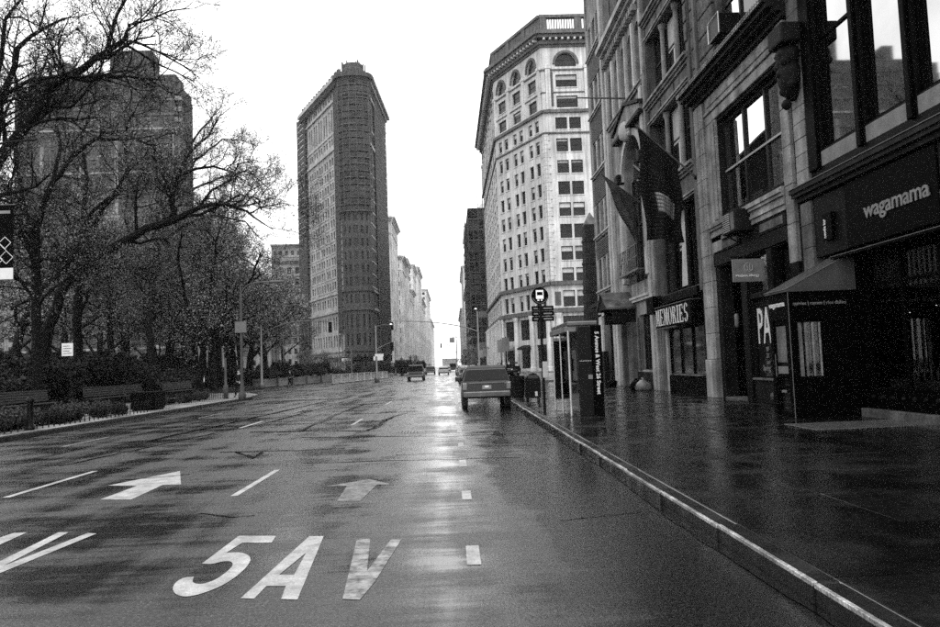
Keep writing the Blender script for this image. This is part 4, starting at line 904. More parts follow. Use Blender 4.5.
scaffold('scaffold climbing the avenue side of the tower', [(-21.5, 219), (-20.9, 231), (-20.3, 244)], 6, 84, 1.95, 2, .6, 6)
mb = MB()
# ---------- stone obelisk
ob = thing('obelisk', 'dark banded stone obelisk monument on the traffic island', 'monument', (14.2, 72, .14))
mb = MB()
def frus(mb, w0, w1, z0, z1):
    a_, b_ = w0/2, w1/2; p = [(-a_, -a_, z0), (a_, -a_, z0), (a_, a_, z0), (-a_, a_, z0)]; q = [(-b_, -b_, z1), (b_, -b_, z1), (b_, b_, z1), (-b_, b_, z1)]
    mb.poly(p[::-1]); mb.poly(q); [mb.poly([p[i], p[(i+1) % 4], q[(i+1) % 4], q[i]]) for i in range(4)]; return mb
frus(MB(), 1.9, 1.4, 3.4, 14.9).build('shaft', 'stone_dark', ob); frus(MB(), 1.4, .05, 14.9, 16.2).build('pyramidion', 'stone_mid', ob)
for z in (5.2, 8.2, 11.0, 13.2): w = 1.9-.5*(z-3.4)/11.5+.12; frus(MB(), w, w, z, z+.28).build('band', 'stone_dark', ob, bevel=.03)
mb = frus(MB(), 3.0, 3.0, 0, 1.0); frus(mb, 2.6, 2.5, 1.0, 2.9); frus(mb, 2.9, 2.9, 2.9, 3.4); mb.build('pedestal', 'stone_mid', ob, bevel=.04)
MB().lathe([(.02, 7), (.5, 7.1), (.5, 7.3), (.02, 7.4)], (0, -.75), 10).box(-.4, .4, -.86, -.78, 5.7, 7.6).build('relief', 'stone_dark', ob)
for i in range(9): pass
fe = thing('iron_railing', 'low iron railing round the foot of the obelisk', 'railing', (14.2, 72, .14))
for s_ in range(4):
    mb = MB(); c, n_ = math.cos(s_*math.pi/2), math.sin(s_*math.pi/2)
    for i in range(16):
        x = -3.5+i*.467; p = (x*c+3.5*n_, x*n_-3.5*c); mb.beam((*p, 0), (*p, 1.3), .05)
    for z in (.2, 1.1): mb.beam((-3.5*c+3.5*n_, -3.5*n_-3.5*c, z), (3.5*c+3.5*n_, 3.5*n_-3.5*c, z), .05)
    mb.build('railing_panel', 'metal_black', fe)
# ================================================================== FAR BUILDINGS
def block(name, label, x0, x1, y0, y1, h, m, cols, rows, fx='front', wm='glass_far', cornice=True, z0=3., depthw=.35, top=None, side_cols=6, fr_w=.5, fr_h=.55, group=None, stuff=False, wframe='frame_dark'):
    """box building with openings on its front (facing -Y) and one side facing the avenue"""
    t = thing(name, label, 'building', ((x0+x1)/2, y0, 0), 0, group); cx = (x0+x1)/2
    w, l = x1-x0, y1-y0; sides = [((x0-cx, 0), 0, w, cols)]
    if fx in ('left', 'both'): sides.append(((x0-cx, l), -math.pi/2, l, side_cols))      # side facing -X
    if fx in ('right', 'both'): sides.append(((x1-cx, 0), math.pi/2, l, side_cols))      # side facing +X
    dz = (h-z0-2.2)/rows
    wins = MB()
    for (ox_, oy_), a_, Lf, nc in sides:
        dx = Lf/nc; hs = [(dx*(i+.5-fr_w/2), dx*(i+.5+fr_w/2), z0+dz*(j+.25), z0+dz*(j+.25+fr_h)) for i in range(nc) for j in range(rows)]
        mb = MB(); wall(mb, 0, Lf, 0, h, hs, 0, depthw); mb.build('wall', m, t, (ox_, oy_, 0), a_)
        c, s_ = math.cos(a_), math.sin(a_)
        for q in hs:
            if stuff:
                pts = [(q[0], depthw*.9, q[2]), (q[1], depthw*.9, q[2]), (q[1], depthw*.9, q[3]), (q[0], depthw*.9, q[3])]; wins.poly([(ox_+x*c-y*s_, oy_+x*s_+y*c, z) for x, y, z in pts])
            else:
                o = far_window(t, 0, 0, q[1]-q[0], q[3]-q[2], 0, R.choice([0, 0, 1, 2]), frame=wframe); x, y = q[0], depthw*.6; o.location = (ox_+x*c-y*s_, oy_+x*s_+y*c, q[2]); o.rotation_euler.z = a_
        mb = MB()
        if cornice:
            for z, hh, p in ((h-1.6, .5, .5), (h-1.1, .5, .9), (h-.6, .6, 1.5), (z0+dz*.02, .4, .3), (z0+dz*(rows-1)+.02, .35, .3)): mb.box(-p*.3, Lf+p*.3, -p, .1, z, z+hh-.004)
        for i in range(nc+1): mb.box(i*dx-.25, i*dx+.25, -.12, .02, z0, h-1.7)
        mb.build('trim', m, t, (ox_, oy_, 0), a_)
    if stuff: tag(wins.build('panes', wm, t), kind='stuff')
    mb = MB(); mb.poly([(x0-cx, 0, h-.3), (x1-cx, 0, h-.3), (x1-cx, l, h-.3), (x0-cx, l, h-.3)]); mb.poly([(x0-cx, l, 0), (x1-cx, l, 0), (x1-cx, l, h), (x0-cx, l, h)])
    if fx != 'left' and fx != 'both': mb.poly([(x0-cx, 0, 0), (x0-cx, l, 0), (x0-cx, l, h), (x0-cx, 0, h)])
    if fx != 'right' and fx != 'both': mb.poly([(x1-cx, 0, 0), (x1-cx, l, 0), (x1-cx, l, h), (x1-cx, 0, h)])
    mb.build('roof', m, t)
    return t
# brick apartment tower beyond the park with stepped top
tw = block('apartment_tower', 'broad dark brick tower with stepped top rising behind the park trees', -100, -61.6, 171, 178, 69.5, 'brick_tower', 16, 19, 'right', cornice=False, side_cols=3, fr_w=.42, fr_h=.5, wframe='frame_pale')
for a_, b_, z0, z1 in ((-16.8, 17.4, 69.3, 73.0), (2.0, 11.6, 73.01, 79.2), (-10.4, -7.6, 73.01, 76.6)): MB().box(a_, b_, .9+(z0-69)*.12, 6.6, z0, z1).build('setback', 'brick_tower', tw)
for i in range(9): MB().box(-19+i*4.25, -17.1+i*4.25, -.25, .25, 69.52, 70.4+.4*(i % 2)).build('parapet_block', 'brick_tower', tw)
for i in range(9): MB().box(-17.9+i*4.3, -17.0+i*4.3, -.12, .2, 13, (35, 56, 42, 51, 32, 58, 40, 48, 59)[i]).build('pale_strip', 'brick_tower_pale', tw)
for j in range(19): MB().box(-19.25, 19.25, -.16, .1, 4.5+j*3.43, 5.0+j*3.43).build('floor_band', 'brick_tower_pale' if j % 3 == 1 else 'stone_mid', tw)
for j in range(4): MB().box(17.8, 19.45, -.4, .4, 58.4+j*2.6, 59.4+j*2.6).build('corner_ledge', 'brick_tower_pale', tw)
# low corniced block left of the wedge tower and taller pale ones behind it
block('corniced_walkup', 'older low block with bracketed cornice left of the wedge tower', -63.5, -53.2, 258, 290, 23.2, 'terracotta', 5, 5, 'right', side_cols=7, fr_w=.48, fr_h=.55)
block('painted_wall_building', 'pale building with blank party wall behind the low corniced block', -70, -57, 300, 330, 47, 'far_mid', 4, 9, 'right', side_cols=6, stuff=True)
block('grey_loft_building', 'grey loft building seen between the park branches', -92, -74.5, 292, 330, 36, 'far_mid', 6, 8, 'right', stuff=True)
block('slim_white_building', 'slim white building rising behind the park trees', -84, -70, 350, 380, 62, 'far_mid', 5, 14, 'right', stuff=True)
for i, (x0, x1, y0, h, mm, lb) in enumerate([(-200, -160, 225, 42, 'far_stone', 'pale wide block seen through the trunks at the park end'), (-260, -206, 190, 58, 'far_dark', 'dark block beyond the far corner of the park'), (-155, -131, 240, 36, 'far_mid', 'short pale block beside the broad brick tower'), (-300, -270, 120, 66, 'far_dark', 'dark high block on the avenue beyond the park')]):
    block('park_side_building', lb, x0, x1, y0, y0+35, h, mm, 8, 9, 'right', stuff=True)
block('park_end_building', 'grey low block seen under the branches past the lamp post', -96, -60, 246, 276, 25, 'far_mid', 9, 6, 'right', stuff=True)
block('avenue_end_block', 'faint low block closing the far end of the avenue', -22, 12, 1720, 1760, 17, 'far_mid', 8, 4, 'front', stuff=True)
# left side of the avenue beyond the tower
y = 268
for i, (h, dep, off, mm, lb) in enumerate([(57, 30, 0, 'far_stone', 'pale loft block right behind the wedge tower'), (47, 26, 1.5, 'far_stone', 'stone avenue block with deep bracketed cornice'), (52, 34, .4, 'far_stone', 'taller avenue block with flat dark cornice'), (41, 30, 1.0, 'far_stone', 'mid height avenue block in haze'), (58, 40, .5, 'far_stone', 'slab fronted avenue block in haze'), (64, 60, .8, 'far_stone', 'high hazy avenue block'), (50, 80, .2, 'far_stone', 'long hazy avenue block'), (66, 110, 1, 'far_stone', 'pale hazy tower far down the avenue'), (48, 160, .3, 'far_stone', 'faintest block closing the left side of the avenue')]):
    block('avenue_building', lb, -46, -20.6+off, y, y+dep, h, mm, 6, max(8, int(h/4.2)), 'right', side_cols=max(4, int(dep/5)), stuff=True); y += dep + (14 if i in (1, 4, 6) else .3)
# right side of the avenue
y = 300
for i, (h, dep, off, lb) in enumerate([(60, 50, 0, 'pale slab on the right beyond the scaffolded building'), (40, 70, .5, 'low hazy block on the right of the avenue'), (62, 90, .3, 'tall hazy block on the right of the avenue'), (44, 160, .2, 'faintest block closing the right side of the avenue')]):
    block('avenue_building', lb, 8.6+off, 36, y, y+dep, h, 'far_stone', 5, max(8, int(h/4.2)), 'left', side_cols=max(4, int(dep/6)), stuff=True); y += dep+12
sb = block('scaffolded_building', 'dark building wrapped in construction scaffold beyond the corner block', 8.6, 34, 205, 285, 45, 'far_dark', 6, 11, 'left', side_cols=12, stuff=True)
t = thing('construction_scaffold', 'open construction scaffold in front of the dark building', 'scaffold', (8.4, 203, 0))
for j in range(15): MB().box(-2.6, 6, -.4, .9, 3+j*3, 3.18+j*3).box(-2.6, -.2, .9, 70, 3+j*3, 3.18+j*3).build('deck', 'deck_board', t)
for i in range(7): MB().beam((-2.6+i*1.43, -.4, 0), (-2.6+i*1.43, -.4, 48 - (6 if i < 2 else 0) + R.random()*2), .2).build('standard', 'scaffold_steel', t)
for i in range(6): MB().beam((-2.6, 2+i*13, 0), (-2.6, 2+i*13, 42+R.random()*3), .2).build('standard', 'scaffold_steel', t)
mb = MB(); [mb.beam((-2.6+(j % 2)*4.3, -.4, 3+j*3), (-2.6+4.3-(j % 2)*4.3, -.4, 6+j*3), .12) for j in range(14)]; [mb.beam((-2.6, -.4, 4.1+j*3), (6, -.4, 4.1+j*3), .1) for j in range(15)]; mb.beam((-5.2, -.4, 40), (2, -.4, 40), .2); mb.beam((-3.4, -.4, 39.9), (-3.4, -.4, 41.4), .14); mb.build('braces', 'scaffold_steel', t)
for j in range(14): q = R.choice([-2.6, .3, 3.1]); MB().poly([(q, -.45, 3.3+j*3), (q+2.8, -.45, 3.3+j*3), (q+2.8, -.45, 5.5+j*3), (q, -.45, 5.5+j*3)]).build('debris_net', 'net', t)
MB().box(-.6, 1.8, -.55, -.46, 14.5, 16.2).box(-1.4, 1.5, -.55, -.46, 6.2, 7.6).build('hoarding_sign', 'panel_pale', t)
dm = thing('roof_tank', 'small pale domed roof tank behind the corner block', 'tank', (10.6, 215, 44.65)); MB().lathe([(1.6, 0), (1.6, 2.2), (1.4, 3.1), (.9, 3.9), (.2, 4.4), (.1, 5.4)], (0, 0), 12).build('tank', 'far_stone', dm, smooth=True)

# ================================================================== TREES AND PLANTING
class Tree:
    def __init__(s, seed): s.r = random.Random(seed); s.wood, s.twig, s.tips = MB(), MB(), []
    def grow(s, pos, d, length, r0, lvl, maxl, up=.12, wander=.22):
        rr = s.r; seg = (.9, .7, .5, .34, .24)[min(lvl, 4)]; n = max(2, int(length/seg)); pts, rad_ = [Vector(pos)], [r0]; d = Vector(d).normalized(); p = Vector(pos)
        for i in range(n):
            d = (d + Vector((rr.gauss(0, wander), rr.gauss(0, wander), rr.gauss(0, wander) + up*.5))).normalized(); p = p + d*(length/n); pts.append(p.copy()); rad_.append(max(.0065, r0*(1-.72*(i+1)/n)))
        s.emit(pts, rad_, lvl); s.branch(pts, rad_, lvl, maxl, length)
    def emit(s, pts, rad_, lvl):
        if lvl <= 2: s.wood.tube(pts, rad_, 7 if lvl == 0 else 5, cap=False)
        else: s.twig.tube(pts, rad_, 3, cap=False)
    def branch(s, pts, rad_, lvl, maxl, length, start=.25):
        rr = s.r
        if lvl >= maxl: s.tips.append((pts[-1], pts[len(pts)//2])); return
        cnt = (0, 9, 10, 11, 10)[min(lvl+1, 4)] if lvl else 8; cnt = max(3, int(cnt*rr.uniform(.8, 1.25)*min(1.4, max(.7, length/(7., 5, 2.6, 1.3, .7)[min(lvl, 4)]))))
        for k in range(cnt):
            f = start + (1-start)*(k+rr.random())/cnt; x = f*(len(pts)-1); i = min(int(x), len(pts)-2); p = pts[i].lerp(pts[i+1], x-i); t = (pts[i+1]-pts[i]).normalized()
            side = t.orthogonal().normalized(); side.rotate(Matrix.Rotation(rr.uniform(0, 6.283), 3, t)); ang = rr.uniform(.55, 1.15)
            d = t*math.cos(ang) + side*math.sin(ang); d.z += .12
            ln = (6., 4.6, 2.3, 1.15, .55)[min(lvl+1, 4)]*rr.uniform(.6, 1.25)*(1.15-.45*f); r_ = min(rad_[i]*.62, (.2, .10, .040, .015, .0075)[min(lvl+1, 4)])*rr.uniform(.8, 1.15)
            s.grow(p, d, ln, max(r_, .006), lvl+1, maxl, .10 if lvl < 2 else .16, .24)
    def limb(s, pts, rad_, lvl=1, maxl=4, start=.15):           # traced limb
        q, w = [], []
        for i in range(len(pts)-1):
            a_, b_ = Vector(pts[i]), Vector(pts[i+1]); k = max(1, int((b_-a_).length/.6))
            for j in range(k): t = j/k; q.append(a_.lerp(b_, t) + Vector((s.r.gauss(0, .03), s.r.gauss(0, .06), s.r.gauss(0, .03)))); w.append(rad_[i]*(1-t)+rad_[i+1]*t)
        q.append(Vector(pts[-1])); w.append(rad_[-1])
        s.wood.tube(q, w, 8, cap=False)
        if maxl: s.branch(q, w, lvl, maxl, sum((q[i+1]-q[i]).length for i in range(len(q)-1)), start)
    def leaves(s, per, size):
        rr = s.r; v, f = [], []
        for a_, b_ in s.tips:
            for k in range(per):
                c = a_.lerp(b_, rr.random()*1.2) + Vector((rr.gauss(0, .07), rr.gauss(0, .07), rr.gauss(0, .07))); sz = size*rr.uniform(.6, 1.5)
                x = Vector((rr.gauss(0, 1), rr.gauss(0, 1), rr.gauss(0, 1))).normalized(); y = x.orthogonal().normalized(); y.rotate(Matrix.Rotation(rr.uniform(0, 6.28), 3, x)); b = len(v)
                v += [tuple(c-y*sz*.5), tuple(c+x.cross(y)*sz*.38), tuple(c+y*sz*.6), tuple(c-x.cross(y)*sz*.38)]; f.append((b, b+1, b+2, b+3))
        m_ = MB(); m_.v, m_.f, m_.m = v, f, [0]*len(f); return m_
    def meshes(s, per, size):
        lv = s.leaves(per, size); return s.wood.mesh('trunk', 'bark', True), s.twig.mesh('twigs', 'twig'), lv.mesh('foliage', 'leaf')
def plant_tree(name, label, ms, loc, rz=0, sc=1., group='plane trees in the park'):
    t = thing(name, label, 'tree', loc, rz, group); t.scale = (sc, sc, sc)
    place('trunk', ms[0], t); c = place('crown', ms[1], t); place('foliage', ms[2], c); return t
# --- trees whose limbs the photograph shows clearly (traced, each at the distance of its foot)
def traced(name, label, base_px, Y, limbs, seed, per=2, size=.065):
    base = at(base_px[0], base_px[1], Y); base.z = .1; T = Tree(seed); s_ = Y/F_PX
    for i, (pts, rp, st) in enumerate(limbs):
        rr = random.Random(seed*7+i); k = (rr.uniform(-1, 1))*.05*Y if i else 0; q = []
        for j, p in enumerate(pts):
            w = at(p[0], p[1], Y + k*j/len(pts)); q.append(w - base)
        if i == 0: q = [Vector((0, 0, -.1))] + q; rp = [rp[0]*1.25] + list(rp)
        T.limb(q, [r_*s_ for r_ in rp], 1 if i else 0, 4, st)
    return plant_tree(name, label, T.meshes(per, size), base)
traced('plane_tree', 'old tree forking low behind the park benches with two upright limbs', (38, 404), 39, [
    ([(38, 380), (36, 298), (36, 236)], [5.2, 4.4, 4.0], .55),
    ([(36, 238), (25, 212), (11, 191), (2, 182), (-20, 160), (-45, 120)], [3.4, 3.0, 2.6, 2.4, 1.8, .8], .2),
    ([(36, 238), (42, 208), (52, 183), (73, 156), (96, 140), (134, 138), (160, 146)], [3.4, 3.0, 2.6, 2.2, 1.9, 1.3, .5], .3),
    ([(52, 183), (60, 150), (55, 115), (70, 80), (85, 50)], [2.2, 1.8, 1.5, 1.0, .5], .2),
    ([(25, 212), (15, 160), (20, 110), (12, 60), (20, 20)], [2.4, 2.0, 1.5, 1.1, .5], .2)], 21)
traced('plane_tree', 'leaning tree with one great limb arching far out over the pavement', (42, 402), 44, [
    ([(44, 370), (47, 338), (60, 294), (82, 264), (108, 250), (146, 229), (176, 220), (199, 207), (223, 203), (247, 212), (274, 230)], [6.0, 5.4, 5.0, 5.0, 4.6, 4.0, 3.4, 2.4, 1.7, 1.2, .4], .5),
    ([(82, 264), (76, 241), (82, 226), (94, 210), (112, 195), (130, 170), (150, 150)], [2.2, 2.0, 1.9, 1.7, 1.4, 1.0, .4], .2),
    ([(176, 220), (170, 200), (178, 176), (190, 150), (208, 136), (222, 112)], [2.6, 2.2, 1.9, 1.6, 1.1, .4], .2),
    ([(176, 220), (200, 214), (222, 205), (240, 195), (262, 200)], [2.0, 1.6, 1.2, .9, .4], .2),
    ([(178, 176), (195, 169), (214, 167), (232, 172), (250, 186)], [1.7, 1.4, 1.1, .8, .3], .15),
    ([(199, 207), (212, 190), (228, 182), (240, 165), (256, 160)], [1.5, 1.2, 1.0, .7, .3], .15)], 33)
traced('plane_tree', 'straight dark trunk standing behind the great arching limb', (79, 404), 47, [
    ([(78, 365), (78, 300), (84, 270), (90, 248), (95, 224)], [4.6, 4.2, 3.8, 3.4, 3.0], .4),
    ([(95, 224), (101, 209), (118, 192), (128, 165), (125, 130), (140, 100)], [2.6, 2.3, 1.9, 1.5, 1.1, .5], .15),
    ([(90, 250), (82, 215), (88, 180), (80, 140), (95, 100), (92, 60)], [2.4, 2.1, 1.8, 1.5, 1.0, .5], .2),
    ([(84, 275), (110, 262), (128, 268), (150, 282)], [1.3, 1.1, .8, .4], .2)], 45)
traced('plane_tree', 'near tree outside the banner post whose long limb crosses the brick tower', (-70, 440), 30, [
    ([(-66, 400), (-60, 330), (-45, 250), (-20, 190), (0, 158), (29, 121), (51, 89), (80, 69), (109, 48), (124, 40)], [9, 8, 7.2, 6.2, 5.4, 4.8, 4.2, 3.6, 2.8, 2.2], .45),
    ([(107, 50), (111, 35), (120, 15), (132, -10), (140, -40)], [2.4, 2.0, 1.7, 1.2, .6], .1),
    ([(122, 42), (130, 26), (150, 18), (172, 12), (195, 8)], [1.8, 1.5, 1.1, .8, .3], .1),
    ([(124, 40), (140, 46), (160, 54), (182, 66), (200, 78)], [1.7, 1.4, 1.1, .7, .3], .1),
    ([(0, 100), (15, 66), (18, 50), (30, 36), (48, 26), (64, 18)], [3.0, 2.6, 2.4, 2.0, 1.5, .6], .1),
    ([(-6, 170), (5, 92), (28, 82), (60, 76), (98, 76), (128, 70), (142, 76)], [2.4, 2.0, 1.8, 1.6, 1.3, 1.0, .4], .15),
    ([(-30, 200), (-15, 120), (0, 55), (4, 20), (25, -5)], [3.4, 2.8, 2.2, 1.7, 1.0], .15)], 57, 1, .055)
traced('plane_tree', 'tall slim tree whose rounded crown edge meets the open sky', (153, 398), 61, [
    ([(153, 385), (150, 330), (152, 285), (158, 245), (168, 205)], [3.6, 3.2, 2.9, 2.5, 2.1], .25),
    ([(168, 205), (180, 168), (191, 144), (208, 122), (222, 106)], [1.9, 1.6, 1.3, .9, .3], .1),
    ([(168, 205), (195, 188), (226, 176), (248, 170), (270, 190)], [1.6, 1.3, 1.0, .7, .3], .1),
    ([(158, 245), (185, 225), (215, 215), (245, 222), (262, 240)], [1.5, 1.2, 1.0, .7, .3], .1),
    ([(152, 285), (135, 255), (125, 220), (128, 180)], [1.6, 1.3, 1.0, .4], .15),
    ([(168, 205), (196, 160), (222, 138), (246, 140)], [1.5, 1.2, .8, .3], .1)], 61, 3, .075)
traced('plane_tree', 'short sidewalk tree dividing into three thick limbs near the kerb', (200, 399), 50, [
    ([(200, 380), (202, 360), (204, 346)], [3.6, 3.1, 3.0], .9),
    ([(204, 348), (192, 322), (184, 292), (178, 255), (182, 225)], [2.2, 1.9, 1.6, 1.2, .5], .15),
    ([(204, 348), (216, 328), (236, 300), (252, 276), (262, 250)], [2.2, 1.8, 1.5, 1.1, .5], .15),
    ([(204, 348), (207, 315), (212, 280), (217, 242), (224, 215)], [2.2, 1.9, 1.5, 1.1, .4], .15),
    ([(213, 332), (232, 322), (250, 318), (268, 306)], [1.3, 1.1, .8, .3], .15)], 73, 2, .07)
# --- background trees: four shared shapes
kinds = []
for sd, h in ((101, 9.), (102, 8.), (103, 10.), (104, 7.)):
    T = Tree(sd); T.grow((0, 0, -.1), (T.r.gauss(0, .06), T.r.gauss(0, .06), 1), h, .30, 0, 4, .3, .07); kinds.append(T.meshes(3, .08))
spots = [(12, 62, 'slender tree standing behind the bus banner'), (62, 70, 'tree filling the gap between the two dark trunks'), (110, 66, 'upright tree behind the long park bench'), (132, 84, 'thin trunk halfway between bench and planter box'), (168, 72, 'tree close beside the slim tall trunk'),
         (186, 76, 'twin trunk nearest the white capped walker'), (214, 70, 'tree on the lawn behind the street lamp'), (98, 95, 'tree deep in the park below the brick tower'), (30, 90, 'tree deep in the park by the left path'), (146, 110, 'far tree on the lawn centre'),
         (205, 100, 'far tree behind the walking person'), (232, 92, 'tree beside the first long planter'), (248, 118, 'tree at the park corner by the plaza'), (70, 125, 'far tree before the brick tower'), (120, 135, 'farthest tree before the pale blocks'), (178, 140, 'farthest tree seen past the lamp'), (262, 140, 'small tree at the end of the plaza'), (-25, 75, 'tree at the left park edge'), (222, 78, 'tree standing between lamp post and long planters'), (240, 104, 'tree behind the first signal pole'), (198, 88, 'tree behind the short sidewalk tree'), (160, 96, 'tree on the lawn past the slim tall trunk'), (226, 84, 'tall twiggy tree rising behind the walking person'), (252, 92, 'tall twiggy tree leaning over the first planter'), (268, 108, 'twiggy tree in front of the corniced walkup'), (238, 122, 'hazy twiggy tree deep at the park corner'), (284, 124, 'slight twiggy tree against the tower scaffold')]
for i, (px, Y, lb) in enumerate(spots):
    p = at(px, 385, Y); plant_tree('park_tree', lb, kinds[i % 4], (p.x, Y, .1), R.uniform(0, 6.28), (1.62, 1.6, 1.45, 1.75)[i % 4]*R.uniform(.88, 1.08)*(.9 if px > 235 else 1), 'background trees in the park')
# far street trees down the avenue on the right
for i, (x, Y) in enumerate(((4.6, 128), (4.8, 146), (4.4, 168), (4.6, 196), (-19, 330), (-19, 380), (4.8, 330))):
    plant_tree('street_tree', 'small street tree on the avenue pavement', kinds[(i+1) % 4], (x, Y, .13), i*1.3, .42 if i < 4 else .6, 'street trees down the avenue')
# --- shrubs
def shrub_mesh(seed, n, w, h, size, m='leaf_dark'):
    r_ = random.Random(seed); mb = MB(); lob = [(r_.uniform(-.6, .6)*w, r_.uniform(-.6, .6)*w, r_.uniform(.35, .75)*h, r_.uniform(.3, .55)) for _ in range(9)]
    for k in range(n):
        a_, b_, c_, q = r_.choice(lob); d = Vector((r_.gauss(0, 1), r_.gauss(0, 1), r_.gauss(0, 1))).normalized()*(r_.random()**.4); c = Vector((a_+d.x*q*w, b_+d.y*q*w, max(.03, c_+d.z*q*h*.9))); sz = size*r_.uniform(.6, 1.4)
        x = Vector((r_.gauss(0, 1), r_.gauss(0, 1), r_.gauss(0, 1)+.6)).normalized(); y = x.orthogonal().normalized(); y.rotate(Matrix.Rotation(r_.uniform(0, 6.28), 3, x)); z = x.cross(y)
        mb.poly([c-y*sz*.6, c+z*sz*.32, c+y*sz*.6, c-z*sz*.32])
    st = MB()
    for a_, b_, c_, q in lob: st.tube([(a_*.15, b_*.15, -.05), (a_*.6, b_*.6, c_*.5), (a_, b_, c_)], [.03, .022, .012], 4)
    return mb.mesh('foliage', m), st.mesh('stems', 'twig')
SH = [shrub_mesh(1, 4200, 1.5, 2.3, .17), shrub_mesh(2, 3600, 1.8, 1.6, .16), shrub_mesh(3, 1500, .55, .55, .10), shrub_mesh(4, 1300, .5, .8, .09, 'wood')]
def shrub(name, label, k, loc, sc=1., rz=0, group=None):
    t = thing(name, label, 'shrub', loc, rz, group); t.scale = (sc, sc, sc); place('foliage', SH[k][0], t); place('stems', SH[k][1], t); return t
for i, (px, Y, k, sc) in enumerate([(-12, 36, 0, 1.1), (8, 40, 1, 1.2), (22, 44, 0, 1.25), (52, 43, 0, 1.1), (70, 50, 1, 1.3), (92, 46, 0, 1.35), (108, 48, 0, 1.45), (122, 50, 0, 1.35), (136, 54, 0, 1.2), (150, 58, 1, 1.2), (166, 62, 1, 1.2), (180, 66, 0, 1.0), (40, 54, 0, 1.3), (8, 54, 0, 1.5), (100, 62, 0, 1.5), (128, 70, 0, 1.5), (194, 72, 1, 1.1), (210, 80, 0, 1.0), (228, 84, 0, 1.0), (246, 92, 1, 1.2), (150, 80, 0, 1.7), (60, 66, 0, 1.8), (20, 70, 0, 1.9), (176, 90, 0, 1.8), (112, 88, 0, 1.8)]):
    p = at(px, 390, Y); shrub('park_shrub', 'dark leafy shrub in the park border', k, (p.x, Y, .1), sc, i*.9, 'shrubs in the park border')
# low planting beds beside the park kerb
for i in range(18):
    Y = 21.5 + i*.60; shrub('bed_plant', 'low leafy plant in the narrow bed by the park kerb', 2 if i % 3 else 3, (-14.1 + R.uniform(-.3, .3), Y, .14), R.uniform(.6, .95), i*2.1, 'plants in the kerbside bed')
for i in range(12):
    Y = 37.5 + i*.75; shrub('bed_plant', 'low plant in the bed past the square box planter', 2 if i % 2 else 3, (-15.0+R.uniform(-.3, .3), Y, .14), R.uniform(.5, .85), i*1.7, 'plants beyond the box planter')
# ivy-like grass cover on the park floor
mb = MB()
for k in range(16000):
    x, y = R.uniform(-60, -19.6), R.uniform(28, 110); h = R.uniform(.08, .3); a_ = R.uniform(0, 6.28); c, s_ = math.cos(a_)*.05, math.sin(a_)*.05
    mb.poly([(x-c, y-s_, .1), (x+c, y+s_, .1), (x+R.gauss(0, .06), y+R.gauss(0, .06), .12+h)])
tag(mb.build('ground_cover', 'leaf_dark'), 'dark ragged ground cover across the park floor', 'ground cover', kind='stuff')
# ---------- benches, low hoop fence, posts
def bench(label, x, y0, n):
    t = thing('park_bench', label, 'bench', (x, y0, .12), 0, 'benches along the park edge')
    Ln = n*1.9
    for k in range(5): MB().box(-.10-k*.1, -.02-k*.1, 0, Ln, .43, .47).build('seat_slat', 'wood', t)
    for k in range(4): MB().box(-.62-k*.02, -.58-k*.02, 0, Ln, .55+k*.12, .64+k*.12).build('back_slat', 'wood', t)
    for k in range(n+1): y = min(k*1.9+.05, Ln-.1); MB().box(-.6, -.02, y, y+.06, .36, .425).box(-.08, -.02, y, y+.06, 0, .36).box(-.6, -.54, y, y+.06, 0, .36).box(-.72, -.66, y, y+.05, .36, 1.02).build('bench_frame', 'metal_black', t)
    MB().box(-.72, -.62, 0, Ln, 1.03, 1.08).build('top_rail', 'wood', t)
bench('long slatted bench under the forked tree', -19.6, 26, 6); bench('slatted bench facing the street past the tall shrubs', -19.6, 41, 4); bench('bench far along the park edge near the sidewalk tree', -19.6, 52, 3)
def hoops(label, x, y0, y1):
    t = thing('hoop_fence', label, 'fence', (x, y0, SW), 0, 'low iron fences round the beds'); y = 0
    while y < y1-y0: MB().tube([(0, y+.30*(1-math.cos(math.pi*k/6))/2, .5*math.sin(math.pi*k/6)**.6 if k else 0) for k in range(7)], .012, 4).build('hoop', 'metal_black', t); y += .34
    MB().tube([(0, 0, .36), (0, y1-y0, .36)], .012, 4).build('rail', 'metal_black', t)
hoops('low iron hoop fence along the kerbside planting bed', -13.25, 20.5, 32.6); hoops('low iron hoop fence behind the kerbside planting bed', -15.3, 20.5, 32.6); hoops('low iron hoop fence past the square box planter', -14.2, 39.5, 47)
pl = thing('box_planter', 'square black planter box standing at the park kerb', 'planter', (-14.0, 34.3, SW)); mb = MB(); mb.box(-.55, .55, -.6, .6, .06, .78); mb.box(-.5, .5, -.55, .55, 0, .06); mb.build('box', 'paint_black', pl, bevel=.02); MB().box(-.6, .6, -.65, .65, .785, .85).build('rim', 'paint_dark', pl, bevel=.015); MB().box(-.5, .5, -.55, .55, .72, .80).build('soil', 'soil', pl)
bo = thing('bollard', 'short dark bollard with round cap at the park kerb', 'bollard', (-13.3, 23.6, SW)); MB().lathe([(.14, 0), (.14, .08), (.10, .12), (.09, .85), (.13, .9), (.13, .96), (.06, 1.04)], (0, 0), 12).build('post', 'metal_black', bo, smooth=True)

